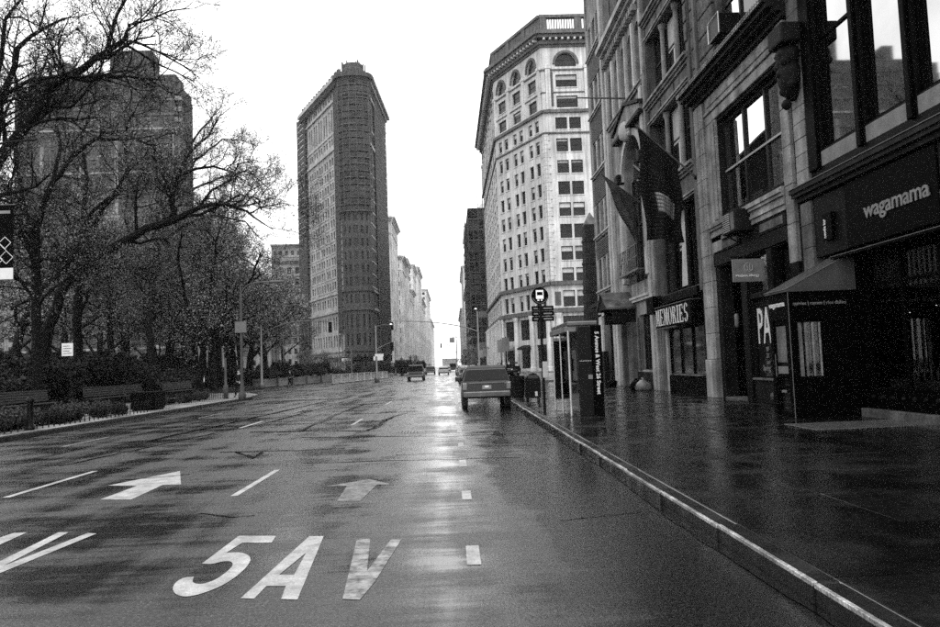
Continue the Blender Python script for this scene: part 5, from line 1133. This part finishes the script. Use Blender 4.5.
# ================================================================== STREET FURNITURE
def curve_pts(pts, n=6):
    out = []; P_ = [Vector(p) for p in pts]
    for i in range(len(P_)-1):
        p0, p1, p2, p3 = P_[max(i-1, 0)], P_[i], P_[i+1], P_[min(i+2, len(P_)-1)]
        for k in range(n): t = k/n; out.append(.5*((2*p1) + (p2-p0)*t + (2*p0-5*p1+4*p2-p3)*t*t + (3*p1-p0-3*p2+p3)*t**3))
    out.append(P_[-1]); return out
def signal_head(t, p, m='metal_black'):
    x, y, z = p; s_ = MB().box(x-.17, x+.17, y-.12, y+.12, z-1.05, z).build('signal_head', m, t, bevel=.02)
    for k in range(3): MB().lathe([(.10, z-.2-k*.33), (.10, z-.185-k*.33)], (x, y), 8).build('lens', 'tail_glass', s_); MB().box(x-.13, x+.13, y-.26, y-.121, z-.06-k*.33, z-.04-k*.33).build('visor', m, s_)
def mast_pole(label, x, y, pole_h, arm_pts, heads, z=.14, lamp=None, sign=None, m='metal_grey'):
    t = thing('signal_pole', label, 'traffic light', (x, y, z), 0)
    MB().lathe([(.28, 0), (.28, .5), (.14, .7), (.09, pole_h), (.05, pole_h+.05)], (0, 0), 10).build('pole', m, t, smooth=True)
    q = curve_pts([(a_-x, 0, b_-z) for a_, b_ in arm_pts]); MB().tube(q, [.085-.05*i/len(q) for i in range(len(q))], 7).build('mast_arm', m, t)
    for hx, hz in heads: signal_head(t, (hx-x, 0, hz-z))
    if lamp:
        q = curve_pts([(0, 0, pole_h-.1), (lamp[0]*.4, 0, pole_h+lamp[1]*.8), (lamp[0], 0, pole_h+lamp[1])]); a_ = MB().tube(q, .04, 6).build('lamp_arm', m, t); MB().lathe([(.05, -.1), (.22, -.02), (.16, .1), (.03, .16)], (0, 0), 10).build('lamp_head', 'metal_pale', a_, (lamp[0], 0, pole_h+lamp[1]))
    if sign: s_ = sign; MB().box(s_[0]-s_[2]/2, s_[0]+s_[2]/2, -.16, -.13, s_[1], s_[1]+s_[3]).build('sign_plate', 'sign_white', t)
    return t
ap = [at(479, 331, 96), at(462, 326.5, 96), at(430, 322, 96), at(389, 321, 96)]
mast_pole('tall signal pole on the traffic island with a long arm over the avenue', 3.55, 96, 8.4, [(3.55, 5.9)] + [(p.x, p.z) for p in ap[1:]], [(at(392, 322, 96).x, at(392, 322, 96).z)], lamp=(-.2, .35))
ap = [at(455, 350, 175), at(450, 346, 175), at(443, 343.5, 175), at(441, 343.5, 175)]
mast_pole('signal pole farther down the avenue beside the street clock', ap[0].x+.4, 175, 8.6, [(ap[0].x+.4, 4.6), (ap[0].x, 5.0)] + [(p.x, p.z) for p in ap[1:]], [(ap[3].x, ap[3].z)])
ap = [at(261, 336, 72), at(276, 327, 72), at(294, 322, 72), at(318, 321, 72), at(330, 322, 72)]
mast_pole('signal pole at the park corner with its arm reaching towards the wedge tower', ap[0].x, 72, 6.4, [(p.x, p.z) for p in ap], [(ap[4].x, ap[4].z)], z=.0)
ap = [at(375.5, 350, 86), at(383, 346, 86), at(392, 342, 86)]
p_ = at(375.5, 326, 86); mast_pole('slim pole with short arm and sign in front of the wedge tower', p_.x, 86, p_.z, [(p.x, p.z) for p in ap], [(ap[2].x, ap[2].z)], z=0.0, lamp=(1.8, .1), sign=(.35, 3.0, 1.0, .3))
for (px, Y, top, arm, lb) in ((242, 41.5, 288, 1.75, 'tall street lamp with a white notice by the park kerb'), (352, 120, 349, -1.2, 'gooseneck lamp on the plaza before the wedge tower'), (396, 150, 330, .9, 'grey lamp post at the corner of the tower'), (284, 100, 330, 1.4, 'lamp post behind the long planters'), (312, 130, 338, -1.2, 'distant lamp post left of the tower base'), (487, 150, 338, -1.6, 'lamp post on the pavement by the corner block')):
    p = at(px, top, Y); zb = SW if Y < 60 else (.03 if px < 400 else .14); h = p.z-zb; xb = at(px, 380, Y).x
    t = thing('street_lamp', lb, 'street lamp', (xb, Y, zb), 0, 'street lamps')
    MB().lathe([(.22, 0), (.22, .35), (.13, .5), (.085, 1.2), (.055, h), (.03, h+.05)], (0, 0), 10).build('pole', 'scaffold_steel' if Y < 60 else 'metal_grey', t, smooth=True)
    q = curve_pts([(0, 0, h-.3), (arm*.3, 0, h+.22), (arm, 0, h+.32)]); a_ = MB().tube(q, .035, 6).build('arm', 'metal_grey', t); MB().box(arm-.1, arm+.55*(1 if arm > 0 else -1)+.1, -.13, .13, h+.24, h+.36).build('lamp_head', 'metal_grey', a_, bevel=.03)
    if Y < 60: MB().box(-.32, .32, -.13, -.10, h*.60, h*.60+.62).build('notice', 'panel_pale', t, bevel=.005)
# kerb sign on the left, banner post
sp = thing('parking_sign', 'small white parking sign on a thin post before the benches', 'sign', (-15.6, 30.8, SW)); q = at(68, 350, 30.8)
MB().tube([(0, 0, 0), (q.x+15.6, 0, q.z+.25)], .03, 6).build('post', 'metal_black', sp); pt = MB().box(q.x+15.6-.23, q.x+15.6+.23, -.06, -.035, q.z-.40, q.z+.13).build('plate', 'sign_white', sp, bevel=.004)
mb = MB(); [mb.box(q.x+15.6-.17, q.x+15.6+.17-.08*(k % 2), -.066, -.061, q.z-.30+k*.1, q.z-.28+k*.1) for k in range(4)]; mb.build('print', 'paint_dark', pt)
lp = thing('banner_post', 'lamp post at the park kerb carrying a black street banner', 'lamp post', (-15.9, 25, SW)); MB().lathe([(.2, 0), (.2, .5), (.12, .7), (.08, 9.2)], (0, 0), 10).build('pole', 'metal_black', lp, smooth=True)
q = curve_pts([(0, 0, 9.0), (.6, 0, 9.6), (2.0, 0, 9.75)]); MB().tube(q, .04, 6).build('arm', 'metal_black', lp)
bn = MB().box(.12, 1.22, -.012, .012, 5.37, 7.5).build('banner', 'paint_black', lp); MB().box(.12, 1.22, -.013, .013, 4.98, 5.36).build('banner_foot', 'sign_white', lp)
MB().tube([(0, 0, 7.52), (1.25, 0, 7.52)], .018, 5).tube([(0, 0, 4.96), (1.25, 0, 4.96)], .018, 5).build('banner_rod', 'metal_grey', lp)
mb = MB()
for cx_, cz_, s_ in ((1.0, 5.72, .22), (.78, 5.95, .22), (.62, 5.65, .26), (.95, 6.22, .2)):
    for k in range(4): a_, b_ = k*math.pi/2, (k+1)*math.pi/2; mb.beam((cx_+s_*math.cos(a_), -.018, cz_+s_*math.sin(a_)), (cx_+s_*math.cos(b_), -.018, cz_+s_*math.sin(b_)), .008, .018)
mb.build('print', 'sign_white', bn); MB().box(.75, 1.12, -.018, -.013, 7.22, 7.32).build('print', 'sign_grey', bn)
cp = thing('call_post', 'stout grey post with thick base beside the walking person', 'post', (-13.9, 45.6, SW)); MB().lathe([(.15, 0), (.15, .8), (.08, .85), (.065, 2.4), (.04, 2.5)], (0, 0), 10).build('post', 'scaffold_steel', cp, smooth=True)
# bus stop pole
bs = thing('bus_stop', 'black bus stop pole with round emblem and route plates at the kerb', 'bus stop', (2.84, 23, SW), rad(4))
MB().tube([(0, 0, 0), (0, 0, 3.36)], .045, 8).build('pole', 'metal_black', bs)
mb = MB(); mb.prism([(.27*math.cos(math.pi*k/12), -.03, 3.62+.27*math.sin(math.pi*k/12)) for k in range(24)], (0, .06, 0)); em = mb.build('emblem', 'paint_black', bs, bevel=.008)
mb = MB(); mb.box(-.13, .11, -.045, -.034, 3.52, 3.80); mb.box(-.09, -.03, -.045, -.034, 3.46, 3.5).box(.02, .07, -.045, -.034, 3.46, 3.5); mb.build('bus_pictogram', 'pictogram', em); MB().box(-.10, .08, -.05, -.046, 3.64, 3.74).build('pictogram_window', 'paint_black', em)
mb = MB(); mb.tube([(.235*math.cos(math.pi*k/12), -.04, 3.62+.235*math.sin(math.pi*k/12)) for k in range(13, 24)], .010, 5); mb.build('emblem_ring', 'sign_grey', em)
for k in range(3):
    for s_, a_ in ((-1, .28), (1, .42)): pp = MB().box(min(s_*.05, s_*a_), max(s_*.05, s_*a_), -.02, .02, 2.82+k*.165, 2.97+k*.165).build('route_plate', 'paint_black', bs, bevel=.004); MB().box(min(s_*.09, s_*(a_-.06)), max(s_*.09, s_*(a_-.06)), -.026, -.021, 2.87+k*.165, 2.915+k*.165).build('print', 'sign_grey', pp)
MB().box(-.02, .14, -.075, -.05, 1.05, 1.55).build('timetable', 'blind', bs, bevel=.006)
# telephone kiosk pair
ph = thing('phone_kiosk', 'dark double phone kiosk lettered 5 Avenue and West 26 Street', 'phone booth', (3.35, 20.5, SW))
mb = MB(); mb.box(.58, .86, -.02, .30, 0, 2.52); ep = mb.build('end_panel', 'paint_black', ph, bevel=.02); MB().box(.20, .575, 0, .25, 0, 2.5).build('back_panel', 'metal_black', ph, bevel=.015)
MB().box(-.05, .82, .26, 3.6, 2.53, 2.66).build('roof', 'metal_grey', ph, bevel=.03); MB().box(-.10, .55, .3, 3.66, 2.36, 2.525).build('roof_edge', 'panel_pale', ph, bevel=.02)
text('lettering', '5 Avenue & West 26 Street', .155, 'sign_white', ep, axes((.67, -.03, 2.34), (0, 0, -1), (1, 0, 0)), .004, 1.0)
MB().tube([(-.02, .32, 0), (-.02, .32, 2.4)], .035, 8).tube([(-.02, 1.9, 0), (-.02, 1.9, 2.4)], .03, 8).tube([(-.02, 3.5, 0), (-.02, 3.5, 2.4)], .03, 8).build('post', 'metal_pale', ph)
MB().box(.5, .56, .3, 3.5, .1, 2.36).build('rear_wall', 'sign_grey', ph); [MB().box(-.02, .5, q0, q0+.06, z0, 2.3).build('divider', 'glass_clear', ph) for q0, z0 in ((1.87, .55), (3.44, .3))]; MB().box(-.02, .5, 3.4, 3.43, .35, 2.2).build('side_panel', 'metal_black', ph)
for y in (.8, 2.4):
    s_ = MB().box(.22, .5, y, y+.55, .95, 1.85).build('telephone', 'metal_grey', ph, bevel=.03); MB().box(.18, .22, y+.25, y+.45, 1.3, 1.5).build('keypad', 'sign_grey', s_); MB().tube([(.17, y+.1, 1.25), (.15, y+.1, 1.42), (.17, y+.1, 1.6)], .03, 6).build('handset', 'paint_black', s_); MB().box(.1, .5, y-.05, y+.65, .86, .9).build('shelf', 'metal_grey', s_)
mb = MB(); [mb.box(.225+i*.042, .245+i*.042, -.012, -.002, 1.52, 1.54) for i in range(8)]; mb.build('dot_row', 'sign_white', ph); MB().box(.44, .56, -.012, -.002, 1.02, 1.14).build('sticker', 'sign_grey', ph)
# mailbox
mbx = thing('mailbox', 'dark round topped relay mailbox behind the bus stop', 'mailbox', (3.2, 29.6, SW))
mb = MB(); pr = [(-.29, .12), (-.29, .85), (-.25, .98), (-.14, 1.08), (0, 1.12), (.14, 1.08), (.25, .98), (.29, .85), (.29, .12)]; mb.prism([(x, -.32, z) for x, z in pr], (0, .64, 0)); mb.build('body', 'metal_black', mbx, bevel=.015)
for x in (-.24, .2):
    for y in (-.28, .24): MB().box(x, x+.05, y, y+.05, 0, .13).build('leg', 'metal_black', mbx)
MB().prism([(-.20, -.325, .9), (.20, -.325, .9), (.20, -.345, 1.02), (-.20, -.345, 1.02)], (0, .02, .01)).build('hatch', 'metal_grey', mbx); MB().box(.06, .16, -.335, -.323, .2, .38).build('sticker', 'sign_white', mbx)
tr = thing('litter_bin', 'tall dark wire litter bin between mailbox and parked car', 'bin', (2.95, 33.2, SW)); MB().lathe([(.24, 0), (.26, .05), (.30, .9), (.31, .95), (.27, .95), (.22, .1)], (0, 0), 14).build('basket', 'metal_black', tr)
nb_ = thing('newspaper_box', 'dark newspaper box at the kerb past the litter bin', 'newspaper box', (2.95, 36.0, SW)); MB().box(-.25, .25, -.2, .2, .35, 1.2).box(-.2, .2, -.18, .18, 0, .35).build('box', 'metal_black', nb_, bevel=.02); MB().box(-.18, .18, -.215, -.205, .7, 1.1).build('window', 'glass', nb_)
for i, (x, Y) in enumerate(((3.0, 40.5), (3.0, 44.5), (3.0, 66), (3.0, 74))):
    t = thing('sign_post', 'thin kerbside sign post behind the mailbox' if i < 2 else 'thin sign post on the traffic island kerb', 'sign', (x, Y, SW if Y < 50 else .14), 0, 'kerbside sign posts'); MB().tube([(0, 0, 0), (0, 0, 3.0)], .035, 6).build('post', 'metal_black', t); MB().box(-.2, .2, -.05, -.036, 2.2, 2.95).build('plate', 'sign_grey' if i % 2 else 'panel_pale', t)
ck = thing('street_clock', 'cast iron street clock on a post at the avenue pavement', 'clock', (3.6, 190, .14)); MB().lathe([(.5, 0), (.5, .6), (.3, .9), (.2, 3.6), (.3, 3.9)], (0, 0), 10).build('post', 'metal_black', ck); mb = MB(); mb.prism([(.75*math.cos(math.pi*k/10), -.25, 4.75+.75*math.sin(math.pi*k/10)) for k in range(20)], (0, .5, 0)); cf = mb.build('case', 'metal_black', ck); mb = MB(); mb.poly([(.58*math.cos(math.pi*k/10), -.26, 4.75+.58*math.sin(math.pi*k/10)) for k in range(20)]); mb.build('dial', 'panel_pale', cf); MB().box(-.03, .03, -.28, -.27, 4.75, 5.15).box(0, .3, -.28, -.27, 4.72, 4.78).build('hands', 'metal_black', cf)
hg = thing('overhead_sign', 'rectangular dark overhead road sign past the island', 'sign', (3.3, 150, .14)); p = at(452, 341, 150); MB().lathe([(.1, 0), (.07, p.z+.7)], (0, 0), 8).build('post', 'metal_grey', hg); MB().tube([(0, 0, p.z+.6), (p.x-3.3, 0, p.z+.6)], .04, 5).build('arm', 'metal_grey', hg); MB().box(p.x-3.3-.5, p.x-3.3+.5, -.05, -.01, p.z-.5, p.z+.55).build('plate', 'sign_grey', hg)
# long wooden planters with shrubs, plaza barricades
for i in range(5):
    a_, b_ = ground(264+i*14.5, 388.3-i*1.35), ground(264+i*14.5+12.5, 388.3-i*1.35-1.1); d = b_-a_; L_ = d.length; rz = math.atan2(d.y, d.x)
    t = thing('long_planter', 'long low wooden planter box edging the plaza', 'planter', (a_.x, a_.y, .0), rz, 'wooden planters edging the plaza')
    for k in range(3): MB().box(0, L_, 0, .04, .08+k*.3, .36+k*.3).build('board', 'planter_wood', t)
    MB().box(0, L_, .041, 1.2, .06, .9).build('trough', 'planter_wood', t)
    for x in (0.0, L_-.1): MB().box(x, x+.1, -.03, 1.22, 0, .98).build('corner_post', 'planter_wood', t)
    for k in range(3): q = a_ + d*((k+.5)/3); s_ = shrub('planter_shrub', 'bushy shrub growing in a long plaza planter', (1, 0, 1)[k], (q.x - .6*math.sin(rz), q.y + .6*math.cos(rz), .85), .62+.25*R.random(), k+i, 'shrubs in the plaza planters')
for i in range(8):
    a_ = ground(333, 384.5).lerp(ground(388, 378.5), i/8); b_ = ground(333, 384.5).lerp(ground(388, 378.5), (i+.92)/8); d = b_-a_; L_ = d.length
    t = thing('barricade', 'pale metal crowd barricade along the plaza edge', 'barricade', (a_.x, a_.y, 0), math.atan2(d.y, d.x), 'crowd barricades along the plaza')
    MB().tube([(0, 0, .12), (0, 0, 1.1), (L_, 0, 1.1), (L_, 0, .12), (0, 0, .12)], .04, 5).build('rail', 'metal_pale', t)
    n = max(4, int(L_/.28))
    for k in range(1, n): MB().tube([(L_*k/n, 0, .12), (L_*k/n, 0, 1.1)], .022, 4).build('bar', 'metal_pale', t)
    for x in (.15, L_-.15): MB().box(x-.04, x+.04, -.3, .3, 0, .1).build('foot', 'metal_grey', t)
for i in range(11):
    p = at(338+i*8+R.uniform(-2, 2), 376, 150+R.uniform(-14, 30)); shrub('plaza_shrub', 'dark shrub in front of the wedge tower', i % 2, (p.x, p.y, .02), R.uniform(.9, 1.5), i, 'shrubs before the wedge tower')
for i in range(5):
    p = at(300+i*12, 378, 118+i*9); plant_tree('plaza_tree', 'small dark plaza tree behind the long planters', kinds[i % 4], (p.x, p.y, .02), i, .42, 'small trees on the plaza')
sh = thing('sidewalk_shed', 'dark sidewalk shed round the foot of the wedge tower', 'shed', (-26, 206, .0))
MB().box(-9, 8.5, -4, 1, 3.6, 4.9).build('deck', 'paint_black', sh)
for i in range(9): MB().box(-8.9+i*2.15, -8.7+i*2.15, -3.9, -3.7, .0, 3.6).build('post', 'scaffold_steel', sh)
MB().box(4.6, 7.2, -4.1, -4.02, 3.7, 4.8).box(-4.0, -1.5, -4.1, -4.02, 3.8, 4.6).build('sign_panel', 'sign_white', sh)

# ================================================================== VEHICLES
def car(name, label, x, y, rz, L_=4.8, w=1.86, h=1.75, kind='suv', paint='car_paint', group=None, detail=True):
    t = thing(name, label, 'car', (x, y, 0), rz, group)       # rear at local y=0, nose at +y
    hw = w/2; belt = .98 if kind == 'suv' else .88; zb = .36
    if kind == 'suv': side = [(0.03, .52), (0, .62), (.02, 1.0), (.10, belt+.06), (.34, h-.10), (.48, h-.02), (2.7, h), (3.0, h-.06), (3.62, belt+.08), (4.6, belt-.02), (4.76, .82), (4.8, .5), (4.7, zb), (.1, zb+.05)]
    elif kind == 'van': side = [(0.02, .5), (0, .65), (.02, 1.3), (.08, h-.08), (.2, h), (3.3, h), (3.9, h-.3), (4.3, 1.15), (4.75, .95), (4.8, .5), (4.7, zb), (.1, zb)]
    else: side = [(0.03, .5), (0, .6), (.04, .9), (.12, .96), (.75, 1.0), (1.5, h-.06), (1.8, h), (2.7, h-.02), (3.5, belt+.06), (4.6, .8), (4.78, .62), (4.8, .45), (4.7, zb-.05), (.1, zb-.05)]
    side = [(a_*L_/4.8, b_) for a_, b_ in side]
    mb = MB(); n = len(side)
    def half(z): return hw*(1-.02*max(0, (.6-z))) if z < belt+.08 else hw*(1 - .24*max(0., (z-belt-.08)/(h-belt))**1.1)
    A_ = [(-half(z), y_, z) for y_, z in side]; B_ = [(half(z), y_, z) for y_, z in side]; b = len(mb.v); mb.v += A_ + B_
    for i in range(n): j = (i+1) % n; mb.f.append((b+i, b+j, b+n+j, b+n+i)); mb.m.append(0)
    mb.f.append(tuple(range(b+n-1, b-1, -1))); mb.f.append(tuple(range(b+n, b+2*n))); mb.m += [0, 0]
    body = mb.build('body', paint, t, bevel=.045)
    # glazing
    g = lambda z: half(z)+.004
    if kind == 'sedan': rw = [(.80*L_/4.8, 1.03), (1.42*L_/4.8, h-.12)]; sidew = [(1.0, 1.02), (1.62, h-.13), (2.7, h-.12), (3.3, 1.02)]
    elif kind == 'suv': yz = lambda z: (.10+(z-belt-.06)/(h-.16-belt)*.24)*L_/4.8; rw = [(yz(belt+.10), belt+.10), (yz(h-.15), h-.15)]; sidew = [(.35, belt+.1), (.55, h-.17), (2.75, h-.15), (3.35, belt+.1)]
    else: rw = [(.03, 1.25), (.075, h-.25)]; sidew = [(2.4, 1.2), (2.4, h-.3), (3.5, h-.32), (4.0, 1.2)]
    (y0, z0), (y1, z1) = rw; of = -.014
    rwn = MB().poly([(-g(z0)*.93, y0+of, z0), (g(z0)*.93, y0+of, z0), (g(z1)*.93, y1+of, z1), (-g(z1)*.93, y1+of, z1)]).build('rear_window', 'car_glass', t)
    for s_ in (-1, 1): MB().poly([(s_*(g(z)+.012), y_*L_/4.8, z) for y_, z in sidew]).build('side_window', 'car_glass', t)
    for s_ in (-1, 1):
        for y_ in (.86*L_/4.8, 3.86*L_/4.8):
            wb = MB(); rr = .37 if kind == 'suv' else .32
            wb.lathe([(rr*.86, -.11), (rr, -.085), (rr, .085), (rr*.86, .11)], (0, 0), 20); wo_ = wb.build('tyre', 'rubber', t, (s_*(hw-.10), y_, rr-.005)); wo_.rotation_euler = (0, math.pi/2, 0)
            rm = MB().lathe([(rr*.60, -.115), (rr*.62, -.10), (rr*.62, .10), (rr*.60, .115)], (0, 0), 16).build('rim', 'metal_grey', wo_)
    MB().box(-hw*.97, hw*.97, -.09, .12, .46, .68).build('bumper', 'metal_grey' if kind == 'suv' else paint, t, bevel=.04)
    for s_ in (-1, 1):
        a_, b_ = (s_*hw*.80, s_*hw*.985); MB().box(min(a_, b_), max(a_, b_), -.025, .08, .74, belt+.02).build('tail_light', 'tail_glass', t, bevel=.015)
    if detail:
        MB().box(-.17, .17, -.02, .03, .76, .90).build('number_plate', 'plate', t); MB().box(-hw*.72, hw*.72, -.018, .05, belt-.02, belt+.03).build('tailgate_trim', 'metal_grey', t, bevel=.01)
        if kind == 'suv':
            for s_ in (-1, 1): MB().tube([(s_*hw*.66, .6, h+.01), (s_*hw*.66, .7, h+.06), (s_*hw*.66, 2.5, h+.07), (s_*hw*.66, 2.6, h+.02)], .018, 6).build('roof_rail', 'metal_black', t); m_ = MB().box(s_*(hw+.12)-.12, s_*(hw+.12)+.12, 3.2, 3.3, belt+.02, belt+.22).build('wing_mirror', 'car_paint', t, bevel=.03)
            MB().tube([(-.3, -.01, belt+.06), (.1, -.012, belt+.16)], .01, 5).build('wiper', 'metal_black', rwn); MB().tube([(.45, .0, .33), (.45, .5, .35)], .035, 8).build('exhaust', 'metal_grey', t); MB().box(-.08, .08, -.03, .0, belt-.16, belt-.09).build('badge', 'chrome', t)
    return t
car('parked_car', 'dark sport utility car parked at the right kerb ahead of the mailbox', 1.27, 27.6, 0, 4.7, 1.84, 1.64)
car('moving_car', 'dark boxy van driving away down the middle of the avenue', -4.3, 86, 0, 4.8, 1.95, 1.9, 'suv', 'car_paint', None, False)
car('moving_car', 'dark saloon car at the far crossing', -1.5, 128, 0, 4.7, 1.85, 1.5, 'sedan', 'car_paint_grey', None, False)
car('moving_car', 'pale van farther down the avenue', -6.6, 160, 0, 5.2, 2.0, 2.3, 'van', 'car_paint_pale', None, False)
car('moving_car', 'grey car waiting beside the pale van', -9.5, 150, 0, 4.7, 1.85, 1.5, 'sedan', 'car_paint_grey', None, False)
car('moving_car', 'dark car following the saloon towards the far crossing', -4.2, 140, 0, 4.7, 1.85, 1.6, 'suv', 'car_paint', None, False); car('moving_car', 'small grey car far down the avenue lane', -1.2, 178, 0, 4.7, 1.85, 1.5, 'sedan', 'car_paint_grey', None, False); car('moving_car', 'dark van near the street clock', .2, 196, 0, 5.0, 2.0, 2.2, 'van', 'car_paint', None, False)
for i, Y in enumerate((64, 71, 78, 86, 118, 126, 134)): car('parked_car', 'dark car parked along the island kerb', 1.5, Y, 0, 4.7, 1.84, 1.62 if i % 2 else 1.5, 'suv' if i % 2 else 'sedan', ('car_paint', 'car_paint_grey', 'car_paint')[i % 3], 'cars parked along the far kerb', False)

# ================================================================== PEOPLE
def person(label, x, y, z, rz, stride, top, legs, coat, arm=.1, h=1.74):
    k = h/1.74; t = thing('person', label, 'person', (x, y, z), rz)
    V = {'pel': (0, 0, .96), 'spi': (0, .01, 1.15), 'che': (0, .02, 1.36), 'nec': (0, .02, 1.51), 'hd0': (0, .03, 1.58), 'hd1': (0, .04, 1.66), 'hd2': (0, .03, 1.735)}
    Rd = {'pel': .15, 'spi': .135, 'che': .155, 'nec': .058, 'hd0': .075, 'hd1': .095, 'hd2': .05}; E_ = [('pel', 'spi'), ('spi', 'che'), ('che', 'nec'), ('nec', 'hd0'), ('hd0', 'hd1'), ('hd1', 'hd2')]
    for s_, n_ in ((-1, 'l'), (1, 'r')):
        st = stride*s_; V.update({n_+'hip': (s_*.09, 0, .90), n_+'kne': (s_*.10, st*.55+.05, .50), n_+'ank': (s_*.10, st, .09 if s_ < 0 else .10), n_+'toe': (s_*.11, st+.15, .045), n_+'sho': (s_*.18, .0, 1.44), n_+'elb': (s_*.235, -st*.3-.02, 1.16), n_+'wri': (s_*.22, -st*.4+.12+arm*.3, .95), n_+'han': (s_*.215, -st*.4+.16+arm*.3, .86)})
        Rd.update({n_+'hip': .105, n_+'kne': .066, n_+'ank': .045, n_+'toe': .04, n_+'sho': .072, n_+'elb': .05, n_+'wri': .034, n_+'han': .038})
        E_ += [('pel', n_+'hip'), (n_+'hip', n_+'kne'), (n_+'kne', n_+'ank'), (n_+'ank', n_+'toe'), ('che', n_+'sho'), (n_+'sho', n_+'elb'), (n_+'elb', n_+'wri'), (n_+'wri', n_+'han')]
    def skin(name, keys, edges, grow, m):
        me = bpy.data.meshes.new(name); idx = {q: i for i, q in enumerate(keys)}; me.from_pydata([tuple(c*k for c in V[q]) for q in keys], [(idx[a_], idx[b_]) for a_, b_ in edges], []); o = place(name, me, t); me.materials.append(MATS[m])
        md = o.modifiers.new('skin', 'SKIN'); sv = me.skin_vertices[0].data
        for q, i in idx.items(): sv[i].radius = (Rd[q]*k*grow*(1.15 if q in ('pel', 'spi', 'che') else 1), Rd[q]*k*grow*(.85 if q in ('pel', 'spi', 'che') else 1)); sv[i].use_root = (i == 0)
        o.modifiers.new('sub', 'SUBSURF').levels = 1; o.modifiers['sub'].render_levels = 2; return o
    skin('body', list(V), E_, 1.0, 'skin')
    ks = ['pel', 'spi', 'che', 'lsho', 'lelb', 'lwri', 'rsho', 'relb', 'rwri']; skin('coat', ks, [e_ for e_ in E_ if e_[0] in ks and e_[1] in ks], 1.22, top)
    kl = ['pel', 'lhip', 'lkne', 'lank', 'rhip', 'rkne', 'rank']; skin('trousers', kl, [e_ for e_ in E_ if e_[0] in kl and e_[1] in kl], 1.16, legs)
    for n_ in 'lr': skin('shoe', [n_+'ank', n_+'toe'], [(n_+'ank', n_+'toe')], 1.25, 'rubber')
    MB().lathe([(.085*k, 1.655*k), (.102*k, 1.69*k), (.085*k, 1.745*k), (.03*k, 1.775*k)], (0, .02), 12).build('hair', coat, t, smooth=True); MB().prism([(-.014, .115, 1.63*k), (.014, .115, 1.63*k), (.0, .15, 1.62*k), (0, .118, 1.67*k)], (0, -.02, 0)).build('nose', 'skin', t)
    return t
person('person in dark clothes walking along the kerb by the street lamp', -13.55, 47.2, SW, rad(160), .22, 'cloth_dark', 'cloth_dark', 'hair')
person('person in a pale jacket and pale cap standing in the park', -21.6, 64, .12, rad(200), .06, 'cloth_pale', 'cloth_mid', 'cloth_pale')
person('distant person in dark coat crossing before the pale planters', -17.5, 80, .0, rad(90), .2, 'cloth_dark', 'cloth_dark', 'hair')
for i, (x, y) in enumerate(((4.6, 52.5), (5.4, 70), (4.2, 120))): person(('dark pedestrian crossing the side street beyond the ribbed building', 'dark pedestrian on the island near the obelisk', 'tiny dark pedestrian before the corner office block')[i], x, y, 0 if y < 60 else .14, rad(180*i), .18, 'cloth_dark', 'cloth_dark', 'hair')
# small clutter at the doorways on the right
for i, (Y, x, s_) in enumerate(((34.9, 9.25, .42), (35.4, 9.3, .36), (36.0, 9.2, .40), (41.3, 9.2, .35), (41.7, 9.25, .3))):
    rr = random.Random(i); mb = MB(); mb.lathe([(s_*.55, 0), (s_*.8, s_*.25), (s_*.75, s_*.8), (s_*.35, s_*1.15), (s_*.12, s_*1.25), (s_*.2, s_*1.4)], (0, 0), 9); mb.v = [(a_+rr.gauss(0, .03), b_+rr.gauss(0, .03), max(0, c_+(rr.gauss(0, .02) if c_ > .01 else 0))) for a_, b_, c_ in mb.v]
    tag(mb.build('rubbish_bag', 'sign_grey' if i < 2 else 'paint_black', None, (x-.2, Y, SW), smooth=True), 'pale tied rubbish bag beside the souvenir shop' if i < 2 else 'black tied rubbish bag by the hooded doorway', 'rubbish bag', 'pale rubbish bags' if i < 2 else 'black rubbish bags')
# ================================================================== HAZE: thin damp air; part of the avenue's fade sits in far_stone's colour
hz = MB().box(-700, 700, -200, 1950, -1.2, 112).build('haze', 'soil'); hz.data.materials.clear(); tag(hz, kind='stuff')
hm = bpy.data.materials.new('haze'); hm.use_nodes = True; n = hm.node_tree; n.nodes.clear(); o_ = n.nodes.new('ShaderNodeOutputMaterial'); pv = n.nodes.new('ShaderNodeVolumePrincipled')
pv.inputs['Color'].default_value = (.97, .97, .97, 1); pv.inputs['Density'].default_value = .00015; pv.inputs['Anisotropy'].default_value = .2; n.links.new(pv.outputs[0], o_.inputs['Volume']); hz.data.materials.append(hm)
